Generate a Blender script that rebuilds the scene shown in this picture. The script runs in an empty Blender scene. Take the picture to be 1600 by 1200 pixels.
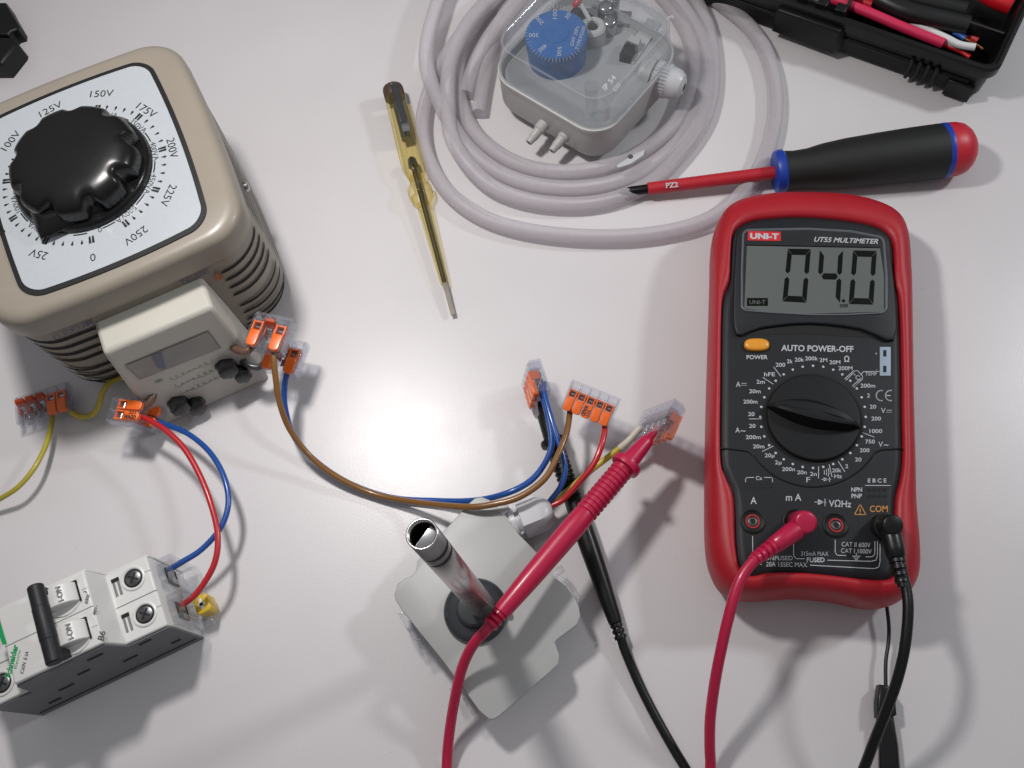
import bpy, math, random
from mathutils import Matrix, Vector
random.seed(7)
S = 0.001                       # everything below is in millimetres
sc = bpy.context.scene
COL = sc.collection

# ------------------------------------------------------------------ camera
CAM_H, FPX, NAD = 395.0, 1450.0, (925.0, 1200.0)
_n = Vector((NAD[0]-800, NAD[1]-600, FPX)).normalized()
_up = Vector((0, -1, 0))
_Y = (_up - _n*_up.dot(_n)).normalized()
_Z = -_n
_X = _Y.cross(_Z)
cam_d = bpy.data.cameras.new('camera')
cam = bpy.data.objects.new('camera', cam_d)
COL.objects.link(cam)
sc.camera = cam
cam_d.sensor_width = 36
cam_d.lens = 36*FPX/1600
cam_d.clip_start = 0.01
cam_d.clip_end = 50
R = Vector((_X[0], _Y[0], _Z[0])); D = Vector((_X[1], _Y[1], _Z[1])); F = Vector((_X[2], _Y[2], _Z[2]))
m = Matrix((R, -D, -F)).transposed().to_4x4()
m.translation = Vector((0, 0, CAM_H*S))
cam.matrix_world = m

# ------------------------------------------------------------------ world and lamps
w = bpy.data.worlds.new('World'); sc.world = w; w.use_nodes = True
bg = w.node_tree.nodes['Background']
bg.inputs[1].default_value = 1.0
_tc = w.node_tree.nodes.new('ShaderNodeTexCoord'); _sx = w.node_tree.nodes.new('ShaderNodeSeparateXYZ'); _cr = w.node_tree.nodes.new('ShaderNodeValToRGB')
w.node_tree.links.new(_tc.outputs['Generated'], _sx.inputs[0]); w.node_tree.links.new(_sx.outputs['Z'], _cr.inputs[0]); w.node_tree.links.new(_cr.outputs[0], bg.inputs[0])
_cr.color_ramp.elements[0].position = 0.0; _cr.color_ramp.elements[0].color = (.075, .077, .082, 1)      # dim room: walls dark, ceiling pale
_cr.color_ramp.elements[1].position = 0.8; _cr.color_ramp.elements[1].color = (.27, .27, .28, 1)
def area(name, loc, target, size, power, col):
    l = bpy.data.lights.new(name, 'AREA'); l.shape = 'DISK'; l.size = size*S; l.energy = power; l.color = col
    o = bpy.data.objects.new(name, l); COL.objects.link(o); o.location = Vector(loc)*S
    o.rotation_euler = (Vector(target)-Vector(loc)).to_track_quat('-Z', 'Y').to_euler()
    return o
area('desk_lamp_light', (-165, 263, 395), (-60, 170, 0), 48, 1.25, (1.0, 0.96, 0.935))
area('room_lamp_light', (560, 400, 500), (60, 170, 0), 75, 1.75, (0.93, 0.97, 1.0))
sc.view_settings.view_transform = 'Standard'
sc.view_settings.look = 'None'
sc.view_settings.exposure = 0.0
sc.view_settings.gamma = 1
sc.view_settings.use_curve_mapping = False
sc.render.engine = 'CYCLES'
sc.cycles.max_bounces = 12
sc.cycles.transparent_max_bounces = 32

# ------------------------------------------------------------------ geometry helpers
def P(px, py, h=0.0):
    """point of the horizontal plane z=h that the photograph shows at a pixel"""
    p = Vector((px-800, py-600, FPX)); t = (CAM_H-h)/_n.dot(p); v = p*t
    return Vector((v.dot(_X), v.dot(_Y), h))
def lin(c): return c/12.92 if c <= .04045 else ((c+.055)/1.055)**2.4
def hexc(s): return tuple(lin(int(s[i:i+2], 16)/255) for i in (0, 2, 4))

class MB:
    def __init__(s): s.v = []; s.f = []; s.fm = []; s.M = Matrix(); s.mi = 0
    def add(s, vs, fs):
        b = len(s.v)
        s.v += [s.M @ Vector(v) for v in vs]
        for f in fs: s.f.append([b+i for i in f]); s.fm.append(s.mi)
    def box(s, x0, x1, y0, y1, z0, z1):
        s.add([(x0,y0,z0),(x1,y0,z0),(x1,y1,z0),(x0,y1,z0),(x0,y0,z1),(x1,y0,z1),(x1,y1,z1),(x0,y1,z1)],
              [(3,2,1,0),(4,5,6,7),(0,1,5,4),(1,2,6,5),(2,3,7,6),(3,0,4,7)])
    def loft(s, rings, cap0=True, cap1=True, closed=True):
        n = len(rings[0]); vs = [p for r in rings for p in r]; fs = []
        for k in range(len(rings)-1):
            for i in range(n if closed else n-1):
                j = (i+1) % n
                fs.append((k*n+i, k*n+j, (k+1)*n+j, (k+1)*n+i))
        if cap0: fs.append(tuple(reversed(range(n))))
        if cap1: fs.append(tuple(range((len(rings)-1)*n, len(rings)*n)))
        s.add(vs, fs)
    def prism(s, pts, z0, z1, bev=0.0, bot=0.0):
        if area2(pts) < 0: pts = pts[::-1]
        rs = []
        if bot: rs.append([(p[0], p[1], z0) for p in offs(pts, -bot)]); rs.append([(p[0], p[1], z0+bot) for p in pts])
        else: rs.append([(p[0], p[1], z0) for p in pts])
        if bev:
            for a in (0, 30, 60, 90):
                q = offs(pts, -bev*(1-math.cos(math.radians(a))))
                rs.append([(p[0], p[1], z1-bev+bev*math.sin(math.radians(a))) for p in q])
        else: rs.append([(p[0], p[1], z1) for p in pts])
        s.loft(rs)
    def lathe(s, prof, n=32, squash=(1, 1), hexn=0, cap=True):
        rings = []
        for z, r in prof:
            rings.append([(r*squash[0]*math.cos(2*math.pi*i/n), r*squash[1]*math.sin(2*math.pi*i/n), z) for i in range(n)])
        s.loft(rings, cap, cap)
    def tube(s, pts, r, n=12, sub=6, cap=True):
        pts = [Vector(p) for p in pts]
        P2, R2 = [], []
        rad = r if isinstance(r, (list, tuple)) else [r]*len(pts)
        for i in range(len(pts)-1):
            a = pts[max(i-1, 0)]; b = pts[i]; c = pts[i+1]; d = pts[min(i+2, len(pts)-1)]
            for k in range(sub):
                t = k/sub
                P2.append(.5*((2*b)+(c-a)*t+(2*a-5*b+4*c-d)*t*t+(3*b-a-3*c+d)*t**3)); R2.append(rad[i]*(1-t)+rad[i+1]*t)
        P2.append(pts[-1]); R2.append(rad[-1])
        rings = []; nrm = None
        for i, p in enumerate(P2):
            t = (P2[min(i+1, len(P2)-1)]-P2[max(i-1, 0)]).normalized()
            if nrm is None:
                nrm = t.orthogonal().normalized()
            nrm = (nrm - t*nrm.dot(t)).normalized(); bi = t.cross(nrm)
            rings.append([p+(nrm*math.cos(2*math.pi*k/n)+bi*math.sin(2*math.pi*k/n))*R2[i] for k in range(n)])
        s.loft(rings, cap, cap)
    def flat(s, pts, z=None):
        vs = [tuple(p) if len(p) == 3 else (p[0], p[1], z) for p in pts]
        s.add(vs, [tuple(range(len(vs)))])
    def build(s, name, mats, parent=None, bevel=0, seg=2, smooth=40, loc=None, solid=0, sub=0):
        me = bpy.data.meshes.new(name)
        off = Vector(loc) if loc is not None else Vector((0, 0, 0))
        me.from_pydata([(v-off)*S for v in s.v], [], s.f)
        if not isinstance(mats, (list, tuple)): mats = [mats]
        for x in mats: me.materials.append(x)
        if len(mats) > 1: me.polygons.foreach_set('material_index', s.fm)
        me.validate()
        if smooth:
            me.shade_smooth(); me.set_sharp_from_angle(angle=math.radians(smooth))
        o = bpy.data.objects.new(name, me); COL.objects.link(o)
        if parent is not None: o.parent = parent
        o.location = off*S
        if solid:
            q = o.modifiers.new('solid', 'SOLIDIFY'); q.thickness = solid*S; q.offset = -1
        if bevel:
            q = o.modifiers.new('bevel', 'BEVEL'); q.width = bevel*S; q.segments = seg; q.limit_method = 'ANGLE'; q.angle_limit = math.radians(35); q.harden_normals = False
        return o
def area2(p): return sum(p[i][0]*p[(i+1) % len(p)][1]-p[(i+1) % len(p)][0]*p[i][1] for i in range(len(p)))
def offs(pts, d):
    """offset of a counter-clockwise outline, outward for positive d"""
    out = []; n = len(pts)
    for i in range(n):
        a, b, c = pts[i-1], pts[i], pts[(i+1) % n]
        e1 = Vector((b[0]-a[0], b[1]-a[1])); e2 = Vector((c[0]-b[0], c[1]-b[1]))
        if e1.length < 1e-6: e1 = e2
        if e2.length < 1e-6: e2 = e1
        n1 = Vector((e1.y, -e1.x)).normalized(); n2 = Vector((e2.y, -e2.x)).normalized()
        k = n1+n2; l = k.length
        if l < 1e-4: k = n1; q = 1
        else: k = k/l; q = 1/max(.4, k.dot(n1))
        out.append((b[0]+k.x*d*q, b[1]+k.y*d*q))
    return out
def rpoly(pts, r, seg=6):
    out = []; n = len(pts)
    rs = r if isinstance(r, (list, tuple)) else [r]*n
    for i in range(n):
        a, b, c = Vector(pts[i-1][:2]), Vector(pts[i][:2]), Vector(pts[(i+1) % n][:2])
        u = (a-b); v = (c-b); d = min(rs[i], u.length*.45, v.length*.45)
        p0 = b+u.normalized()*d; p1 = b+v.normalized()*d
        for k in range(seg+1):
            t = k/seg; out.append(tuple((p0*(1-t)**2+b*2*t*(1-t)+p1*t*t)))
    return out
def rrect(x0, x1, y0, y1, r, bulge=0.0, seg=8, per=10):
    w2, h2, cx, cy = (x1-x0)/2, (y1-y0)/2, (x0+x1)/2, (y0+y1)/2
    out = []
    cs = [(w2-r, -(h2-r), -90), (w2-r, h2-r, 0), (-(w2-r), h2-r, 90), (-(w2-r), -(h2-r), 180)]
    for i, (x, y, a) in enumerate(cs):
        for k in range(seg+1):
            t = math.radians(a+90*k/seg); out.append((x+r*math.cos(t), y+r*math.sin(t)))
        nx = cs[(i+1) % 4]; t = math.radians(a+90)
        p = Vector(out[-1]); t2 = math.radians(nx[2]); q = Vector((nx[0]+r*math.cos(t2), nx[1]+r*math.sin(t2)))
        for k in range(1, per): out.append(tuple(p.lerp(q, k/per)))
    if bulge:
        o2 = []
        for x, y in out:
            sx = bulge*(1-(y/h2)**2)*(x/w2); sy = bulge*(1-(x/w2)**2)*(y/h2)
            o2.append((x+sx, y+sy))
        out = o2
    return [(x+cx, y+cy) for x, y in out]
def axis(p0, p1, up=(0, 0, 1)):
    z = (Vector(p1)-Vector(p0)).normalized(); y = Vector(up)
    y = y-z*y.dot(z)
    if y.length < 1e-3: y = Vector((0, 1, 0)); y = y-z*y.dot(z)
    y.normalize(); x = y.cross(z)
    M = Matrix((x, y, z)).transposed().to_4x4(); M.translation = Vector(p0)
    return M
_tx = {}
def glyphs(st, bold=0.0, shear=0.0):
    k = (st, bold, shear)
    if k not in _tx:
        cu = bpy.data.curves.new('t', 'FONT'); cu.body = st; cu.offset = bold; cu.shear = shear; cu.resolution_u = 3
        ob = bpy.data.objects.new('t', cu); COL.objects.link(ob)
        bpy.context.view_layer.update()
        me = bpy.data.meshes.new_from_object(ob.evaluated_get(bpy.context.evaluated_depsgraph_get()))
        _tx[k] = ([tuple(v.co) for v in me.vertices], [tuple(p.vertices) for p in me.polygons])
        bpy.data.objects.remove(ob); bpy.data.curves.remove(cu); bpy.data.meshes.remove(me)
    return _tx[k]
_hv = glyphs('H')[0]; CAPH = max(v[1] for v in _hv)-min(v[1] for v in _hv)
def text(mb, st, origin, ux, uy, width=None, bold=0.02, shear=0.0):
    """lettering centred on origin, uy = cap height vector, ux = unit-aspect x vector; width (same unit as ux) stretches"""
    vs, fs = glyphs(st, bold, shear)
    if not vs: return
    x0 = min(v[0] for v in vs); x1 = max(v[0] for v in vs)
    o = Vector(origin); ux = Vector(ux); uy = Vector(uy)
    sx = (width/((x1-x0)/CAPH)) if width else 1.0
    mb.add([o+ux*((v[0]-(x0+x1)/2)/CAPH*sx)+uy*(v[1]/CAPH-.5) for v in vs], fs)

class Thing:
    def __init__(s, name, label, cat, o, rot=0.0, group=None):
        s.o = bpy.data.objects.new(name, None); COL.objects.link(s.o)
        s.o.empty_display_size = .01
        s.o.location = Vector(o)*S; s.o.rotation_euler = (0, 0, math.radians(rot))
        s.o['label'] = label; s.o['category'] = cat
        if group: s.o['group'] = group
        s.M = Matrix.Translation(Vector(o)) @ Matrix.Rotation(math.radians(rot), 4, 'Z'); s.I = s.M.inverted()
    def l(s, px, py, h=0.0): return s.I @ P(px, py, h)
    def poly(s, pts, h): return [tuple(s.l(x, y, h)[:2]) for x, y in pts]
    def t(s, mb, st, px, py, hpx, h, ang=0.0, wpx=None, bold=0.02, shear=0.0):
        """writing centred at a pixel of the plane z=h; ang is its direction in the picture, clockwise from right"""
        a = math.radians(ang); c = s.l(px, py, h)
        ux = (s.l(px+8*math.cos(a), py+8*math.sin(a), h)-c)/8
        uy = (s.l(px+8*math.sin(a), py-8*math.cos(a), h)-c)/8
        text(mb, st, c, ux*hpx, uy*hpx, (wpx/hpx) if wpx else None, bold, shear)
    def line(s, mb, pts, wpx, h):
        q = [s.l(x, y, h) for x, y in pts]; w2 = wpx*.26/2
        for a, b in zip(q[:-1], q[1:]):
            d = (b-a).normalized(); nn = Vector((-d.y, d.x, 0))*w2; a2 = a-d*w2*.6; b2 = b+d*w2*.6
            mb.flat([a2-nn, b2-nn, b2+nn, a2+nn])
    def disc(s, mb, px, py, rmm, h, n=16):
        c = s.l(px, py, h); mb.flat([(c.x+rmm*math.cos(2*math.pi*k/n), c.y+rmm*math.sin(2*math.pi*k/n), h) for k in range(n)])
def tag(o, label, cat, group=None):
    o['label'] = label; o['category'] = cat
    if group: o['group'] = group
    return o
def wire(name, label, cat, pts, r, mat, group=None, n=12):
    q = [P(*p) for p in pts]; mb = MB(); rg = random.Random(len(label)*7+len(pts))
    for i in range(1, len(q)-1): q[i] = q[i]+Vector((rg.uniform(-.22, .22), rg.uniform(-.22, .22), 0))
    mb.tube(q, [r*rg.uniform(.97, 1.03) for _ in q], n)
    o = mb.build(name, mat, loc=(q[0].x, q[0].y, 0), smooth=60)
    return tag(o, label, cat, group)

# ------------------------------------------------------------------ materials
def mat(name, col, rough=.45, metal=0.0, var=.06, vs=400.0, bump=.06, bs=1500.0, coat=0.0, spec=.5, sss=0.0):
    ma = bpy.data.materials.new(name); ma.use_nodes = True; nt = ma.node_tree; b = nt.nodes['Principled BSDF']
    c = hexc(col) if isinstance(col, str) else col
    tc = nt.nodes.new('ShaderNodeTexCoord'); no = nt.nodes.new('ShaderNodeTexNoise'); no.inputs['Scale'].default_value = vs; no.inputs['Detail'].default_value = 4
    nt.links.new(tc.outputs['Object'], no.inputs['Vector'])
    mx = nt.nodes.new('ShaderNodeMix'); mx.data_type = 'RGBA'
    mx.inputs[6].default_value = tuple(x*(1-var) for x in c)+(1,); mx.inputs[7].default_value = tuple(min(1, x*(1+var)) for x in c)+(1,)
    nt.links.new(no.outputs['Fac'], mx.inputs[0]); nt.links.new(mx.outputs[2], b.inputs['Base Color'])
    mr = nt.nodes.new('ShaderNodeMapRange'); mr.inputs['To Min'].default_value = max(.03, rough-.07); mr.inputs['To Max'].default_value = rough+.07
    n3 = nt.nodes.new('ShaderNodeTexNoise'); n3.inputs['Scale'].default_value = 60; n3.inputs['Detail'].default_value = 6
    nt.links.new(tc.outputs['Object'], n3.inputs['Vector']); nt.links.new(n3.outputs['Fac'], mr.inputs['Value']); nt.links.new(mr.outputs[0], b.inputs['Roughness'])
    b.inputs['Metallic'].default_value = metal; b.inputs['Specular IOR Level'].default_value = spec
    b.inputs['Coat Weight'].default_value = coat; b.inputs['Coat Roughness'].default_value = .15
    if sss: b.inputs['Subsurface Weight'].default_value = sss; b.inputs['Subsurface Scale'].default_value = .003
    if bump:
        n2 = nt.nodes.new('ShaderNodeTexNoise'); n2.inputs['Scale'].default_value = bs; n2.inputs['Detail'].default_value = 2
        nt.links.new(tc.outputs['Object'], n2.inputs['Vector'])
        bu = nt.nodes.new('ShaderNodeBump'); bu.inputs['Strength'].default_value = bump; bu.inputs['Distance'].default_value = .0003
        nt.links.new(n2.outputs['Fac'], bu.inputs['Height']); nt.links.new(bu.outputs[0], b.inputs['Normal'])
    return ma
def clear(name, tint, fac=.18, gloss=.08, col='d8d8dc', edge=.55, milky=False):
    """see-through plastic: transparent, more solid where seen edge-on"""
    ma = bpy.data.materials.new(name); ma.use_nodes = True; nt = ma.node_tree; b = nt.nodes['Principled BSDF']; out = nt.nodes['Material Output']
    b.inputs['Base Color'].default_value = hexc(col)+(1,); b.inputs['Roughness'].default_value = gloss; b.inputs['Metallic'].default_value = 0 if milky else .55
    tr = nt.nodes.new('ShaderNodeBsdfTransparent'); tr.inputs[0].default_value = hexc(tint)+(1,)
    lw = nt.nodes.new('ShaderNodeLayerWeight'); lw.inputs['Blend'].default_value = .35
    mr = nt.nodes.new('ShaderNodeMapRange'); mr.inputs['To Min'].default_value = fac; mr.inputs['To Max'].default_value = edge
    nt.links.new(lw.outputs['Facing'], mr.inputs['Value'])
    tc = nt.nodes.new('ShaderNodeTexCoord'); no = nt.nodes.new('ShaderNodeTexNoise'); no.inputs['Scale'].default_value = 250; no.inputs['Detail'].default_value = 3
    nt.links.new(tc.outputs['Object'], no.inputs['Vector'])
    ad = nt.nodes.new('ShaderNodeMath'); ad.operation = 'MULTIPLY_ADD'; ad.inputs[1].default_value = .08; nt.links.new(no.outputs['Fac'], ad.inputs[0]); nt.links.new(mr.outputs[0], ad.inputs[2])
    bu = nt.nodes.new('ShaderNodeBump'); bu.inputs['Strength'].default_value = .12; bu.inputs['Distance'].default_value = .0005
    nt.links.new(no.outputs['Fac'], bu.inputs['Height']); nt.links.new(bu.outputs[0], b.inputs['Normal'])
    mx = nt.nodes.new('ShaderNodeMixShader'); nt.links.new(ad.outputs[0], mx.inputs[0]); nt.links.new(tr.outputs[0], mx.inputs[1]); nt.links.new(b.outputs[0], mx.inputs[2])
    nt.links.new(mx.outputs[0], out.inputs['Surface'])
    return ma

M_beige = mat('beige_enamel', '8f877b', .38, var=.06, vs=60, bump=.06, coat=.1)
M_body = mat('taupe_enamel', '8c8478', .5, var=.10, vs=70, bump=.08, bs=900)
M_plate = mat('printed_aluminium', 'b3b9be', .36, .1, var=.05, vs=600)
M_ink = mat('black_ink', '101114', .5, var=.02, bump=0)
M_bake = mat('bakelite', '09090a', .27, var=.1, vs=60, bump=.03, coat=.15)
M_slot = mat('vent_shadow_black', '0a0908', .8, bump=0)
M_cream = mat('cream_plastic', 'bfbcb2', .55, var=.12, vs=28)
M_cream2 = mat('aged_cream_plastic', '8f8a80', .5, var=.12, vs=60)
M_greenink = mat('green_ink', '7c948a', .5, bump=0)
M_blueink = mat('blue_ink', '4a5572', .5, bump=0)
M_markgrey = mat('faded_blue_grey', '6a7080', .5, bump=0)
M_orangeink = mat('orange_ink', '9c6238', .5, bump=0)
M_winlabel = mat('label_window', '8e8c86', .25, var=.15, vs=90)
M_clampblk = mat('clamp_black', '1b1c1c', .3, coat=.4)
M_steel = mat('polished_steel', 'b4b4b6', .2, 1.0, var=.08, bump=.02)
M_dsteel = mat('dull_steel', '6f7072', .35, 1.0, var=.15, vs=200)
M_or = mat('orange_plastic', 'e8681c', .32, var=.05, bump=.03, coat=.3)
M_or2 = mat('dark_orange_plastic', 'b03f16', .38, var=.1)
M_wclear = clear('clear_polycarbonate', 'f6f7fa', .0, .05, 'dddee4', .40)
M_yel = mat('yellow_insulation', 'b8a430', .4, var=.06, coat=.3)
M_yelgr = mat('yellow_green_insulation', 'a89c30', .4, var=.12, vs=150, coat=.3)
M_brown = mat('brown_insulation', '7d5526', .3, var=.06, coat=.4)
M_brown2 = mat('brown_grey_sleeve', '6b4f41', .35, var=.08, coat=.3)
M_grey2 = mat('dark_grey_sleeve', '4a4f52', .3, coat=.4)
M_blue = mat('blue_insulation', '104a98', .34, var=.05, coat=.5)
M_red = mat('red_insulation', 'b51a24', .36, var=.05, coat=.4)
M_greysl = mat('grey_sleeve', 'c4bfae', .45)
M_white = mat('breaker_white', 'd6d6d4', .38, var=.03, bump=.05)
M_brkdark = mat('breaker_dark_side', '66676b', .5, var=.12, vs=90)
M_gap = mat('groove_grey', '77787a', .6, bump=0)
M_tiebar = mat('toggle_bar_dark', '202125', .5, spec=.35)
M_notch = mat('side_notch_grey', '26272a', .6, bump=0)
M_green = mat('logo_green', '0f9a55', .5, bump=0)
M_inkgrey = mat('grey_ink', '4b4c50', .5, bump=0)
M_yelclip = mat('yellow_clip_plastic', 'd0ae22', .35, coat=.3)
M_rubber = mat('red_rubber_holster', 'a51322', .46, var=.09, vs=120, bump=.3, bs=2200, coat=.0)
M_mblack = mat('meter_black_plastic', '1c1e22', .48, var=.12, vs=700, bump=.25, bs=3500, spec=.32)
M_mblack2 = mat('meter_dark_plastic', '101214', .5, var=.08, bump=.2, bs=3000, spec=.3)
M_glass = clear('window_pane', 'ffffff', -.075, .04, 'c8ccd0', .2)
M_tblade = mat('dark_blade_steel', '5f5b54', .5, 1.0, var=.2, vs=200)
M_lcd = mat('lcd_glass', '5c615e', .35, var=.03, bump=0)
M_lcdhead = mat('window_header', '202324', .35, bump=0)
M_seg = mat('lcd_segment', '030405', .5, bump=0, spec=.15)
M_rim = mat('window_rim', '63686d', .18, coat=.7)
M_mprint = mat('white_print', 'b6b9be', .5, bump=0)
M_oprint = mat('orange_print', 'c0853f', .5, bump=0)
M_redlogo = mat('red_logo', 'c8252e', .4, bump=0)
M_pbtn = mat('orange_button', 'dd9427', .4, coat=.2)
M_socket = mat('pale_blue_socket', '93a3b4', .45)
M_hole = mat('hole_black', '040404', .7, bump=0)
M_jackred = mat('jack_red', 'a3262c', .4)
M_lead = mat('crimson_lead', 'b30e40', .4, var=.05, vs=200, bump=.06, coat=.25)
M_leadblk = mat('black_lead', '0d0e10', .4, var=.15, vs=200, coat=.05, spec=.35)
M_hgrip = mat('black_soft_grip', '131413', .62, var=.1, vs=500, bump=.25, bs=3000)
M_hblue = mat('blue_handle_ring', '133a9c', .4)
M_hred = mat('red_handle_cap', 'b81e30', .42, var=.06, vs=150)
M_shred = mat('red_shaft_sleeve', 'b01f2d', .42, var=.05)
M_tip = mat('blackened_steel', '232226', .35, .8)
M_tyel = clear('yellow_acetate', 'fbf6de', -.05, .08, 'ddd09a', .36)
M_tcap = mat('brown_cap', '4a3526', .55, var=.1)
M_tubing = clear('milky_pvc', 'f0edef', .33, .42, 'd4d0d4', .56, True)
M_psgrey = mat('light_grey_plastic', 'b0b0ae', .45, var=.04)
M_psinner = mat('inner_grey_plastic', '9c9d9e', .5, var=.22, vs=35)
M_psclear = clear('clear_lid', 'f8f9fa', -.035, .06, 'd8dade', .34)
M_edgehl = clear('clear_edge_highlight', 'f4f5f6', .16, .12, 'e4e6ea', .6)  # paler clear plastic: the lid edge's highlight put into the material
M_psblue = mat('dial_blue', '075a9e', .4, var=.04)
M_glandw = mat('gland_grey_white', 'bcbdc0', .42, var=.03, coat=.1)
M_sensor = mat('sensor_grey', 'a6a7a6', .42, var=.04, vs=60, bump=.05)
M_sbase = mat('sensor_lower_grey', '8e9194', .5)
M_flange = mat('dark_grey_flange', '33373b', .26, var=.1, coat=.4)
M_pipe = mat('brushed_pipe', 'cfcac8', .26, 1.0, var=.12, vs=300)
M_tbox = mat('toolbox_black', '0d0e0f', .42, var=.15, vs=120, bump=.2, bs=1200, spec=.35)
M_tboxin = mat('toolbox_inside_black', '0c0d0e', .5, bump=.1)
M_pinktube = mat('pink_red_tube', 'cf2a55', .4)
M_whitet = mat('white_sleeve', 'd8d8da', .4)
M_redt = mat('red_sleeve', 'cf1724', .4)
M_blackt = mat('black_shrink_tube', '131415', .4)
M_copper = mat('copper_strand', '7d4a2a', .35, .8)
M_sticker = mat('white_sticker', 'dcdcd8', .5)

# ------------------------------------------------------------------ the table
ma = bpy.data.materials.new('white_laminate'); ma.use_nodes = True; nt = ma.node_tree; b = nt.nodes['Principled BSDF']
tc = nt.nodes.new('ShaderNodeTexCoord')
n1 = nt.nodes.new('ShaderNodeTexNoise'); n1.inputs['Scale'].default_value = 5; n1.inputs['Detail'].default_value = 5
n2 = nt.nodes.new('ShaderNodeTexNoise'); n2.inputs['Scale'].default_value = 1400; n2.inputs['Detail'].default_value = 3
nt.links.new(tc.outputs['Object'], n1.inputs['Vector']); nt.links.new(tc.outputs['Object'], n2.inputs['Vector'])
r1 = nt.nodes.new('ShaderNodeValToRGB'); r1.color_ramp.elements[0].position = .3; r1.color_ramp.elements[0].color = (.585, .562, .572, 1); r1.color_ramp.elements[1].position = .75; r1.color_ramp.elements[1].color = (.70, .678, .690, 1)
nt.links.new(n1.outputs['Fac'], r1.inputs[0])
# a few faint scuffs
sv = nt.nodes.new('ShaderNodeTexNoise'); sv.inputs['Scale'].default_value = 26; sv.inputs['Detail'].default_value = 8; sv.inputs['Roughness'].default_value = .7
nt.links.new(tc.outputs['Object'], sv.inputs['Vector'])
mr = nt.nodes.new('ShaderNodeMapRange'); mr.inputs['To Min'].default_value = .26; mr.inputs['To Max'].default_value = .39
nt.links.new(sv.outputs['Fac'], mr.inputs['Value']); nt.links.new(mr.outputs[0], b.inputs['Roughness'])
gm = nt.nodes.new('ShaderNodeMix'); gm.data_type = 'RGBA'; gm.blend_type = 'MULTIPLY'; gm.inputs[0].default_value = .12
gr = nt.nodes.new('ShaderNodeValToRGB'); gr.color_ramp.elements[0].position = .3; gr.color_ramp.elements[0].color = (.55,.55,.55,1); gr.color_ramp.elements[1].position = .7
nt.links.new(n2.outputs['Fac'], gr.inputs[0]); nt.links.new(r1.outputs[0], gm.inputs[6]); nt.links.new(gr.outputs[0], gm.inputs[7]); nt.links.new(gm.outputs[2], b.inputs['Base Color'])
# dust specks and a few short smudges
vo = nt.nodes.new('ShaderNodeTexVoronoi'); vo.inputs['Scale'].default_value = 75; vo.inputs['Randomness'].default_value = 1
nt.links.new(tc.outputs['Object'], vo.inputs['Vector'])
ds = nt.nodes.new('ShaderNodeMapRange'); ds.inputs['From Min'].default_value = .018; ds.inputs['From Max'].default_value = .035; ds.inputs['To Min'].default_value = .55; ds.inputs['To Max'].default_value = 1
nt.links.new(vo.outputs['Distance'], ds.inputs['Value'])
g2 = nt.nodes.new('ShaderNodeMix'); g2.data_type = 'RGBA'; g2.blend_type = 'MULTIPLY'; g2.inputs[0].default_value = .5
nt.links.new(gm.outputs[2], g2.inputs[6]); nt.links.new(ds.outputs[0], g2.inputs[7]); nt.links.new(g2.outputs[2], b.inputs['Base Color'])
bu = nt.nodes.new('ShaderNodeBump'); bu.inputs['Strength'].default_value = .2; bu.inputs['Distance'].default_value = .0002
nt.links.new(n2.outputs['Fac'], bu.inputs['Height']); nt.links.new(bu.outputs[0], b.inputs['Normal'])
mb = MB(); mb.box(-700, 700, -350, 900, -22, 0)
o = mb.build('table_top', ma, smooth=0, bevel=1.5)
o['kind'] = 'structure'; o['label'] = 'white laminate table top'
# ================================================================== variable transformer
VX = Thing('variable_transformer', 'beige variable transformer with a big black knob and a volt scale on top', 'transformer', (-214.2, 227.1, 0), 26.4)
mb = MB()
rings = []
for z, ins, r in ((2, 6, 20), (0+5, 2.5, 20), (14, .6, 18), (40, .2, 17), (62, .2, 16), (67, 0, 16)):
    rings.append([(x, y, z) for x, y in rrect(-53.5+ins, 53.5-ins, -56+ins, 56-ins, r, 2.2)])
mb.loft(rings)
mb.build('case', M_body, VX.o)
mb = MB()
rings = []
for z, ins, r in ((66, -.7, 15), (70, -.9, 15), (76.2, -.7, 15), (77.8, -.3, 15), (79.1, .8, 15), (79.9, 2.2, 14.5), (80.25, 4, 14), (80.3, 10, 13)):
    rings.append([(x, y, z) for x, y in rrect(-53.5+ins, 53.5-ins, -56+ins, 56-ins, r, 2.4)])
mb.loft(rings)
mb.build('top_cover', M_beige, VX.o)
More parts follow.
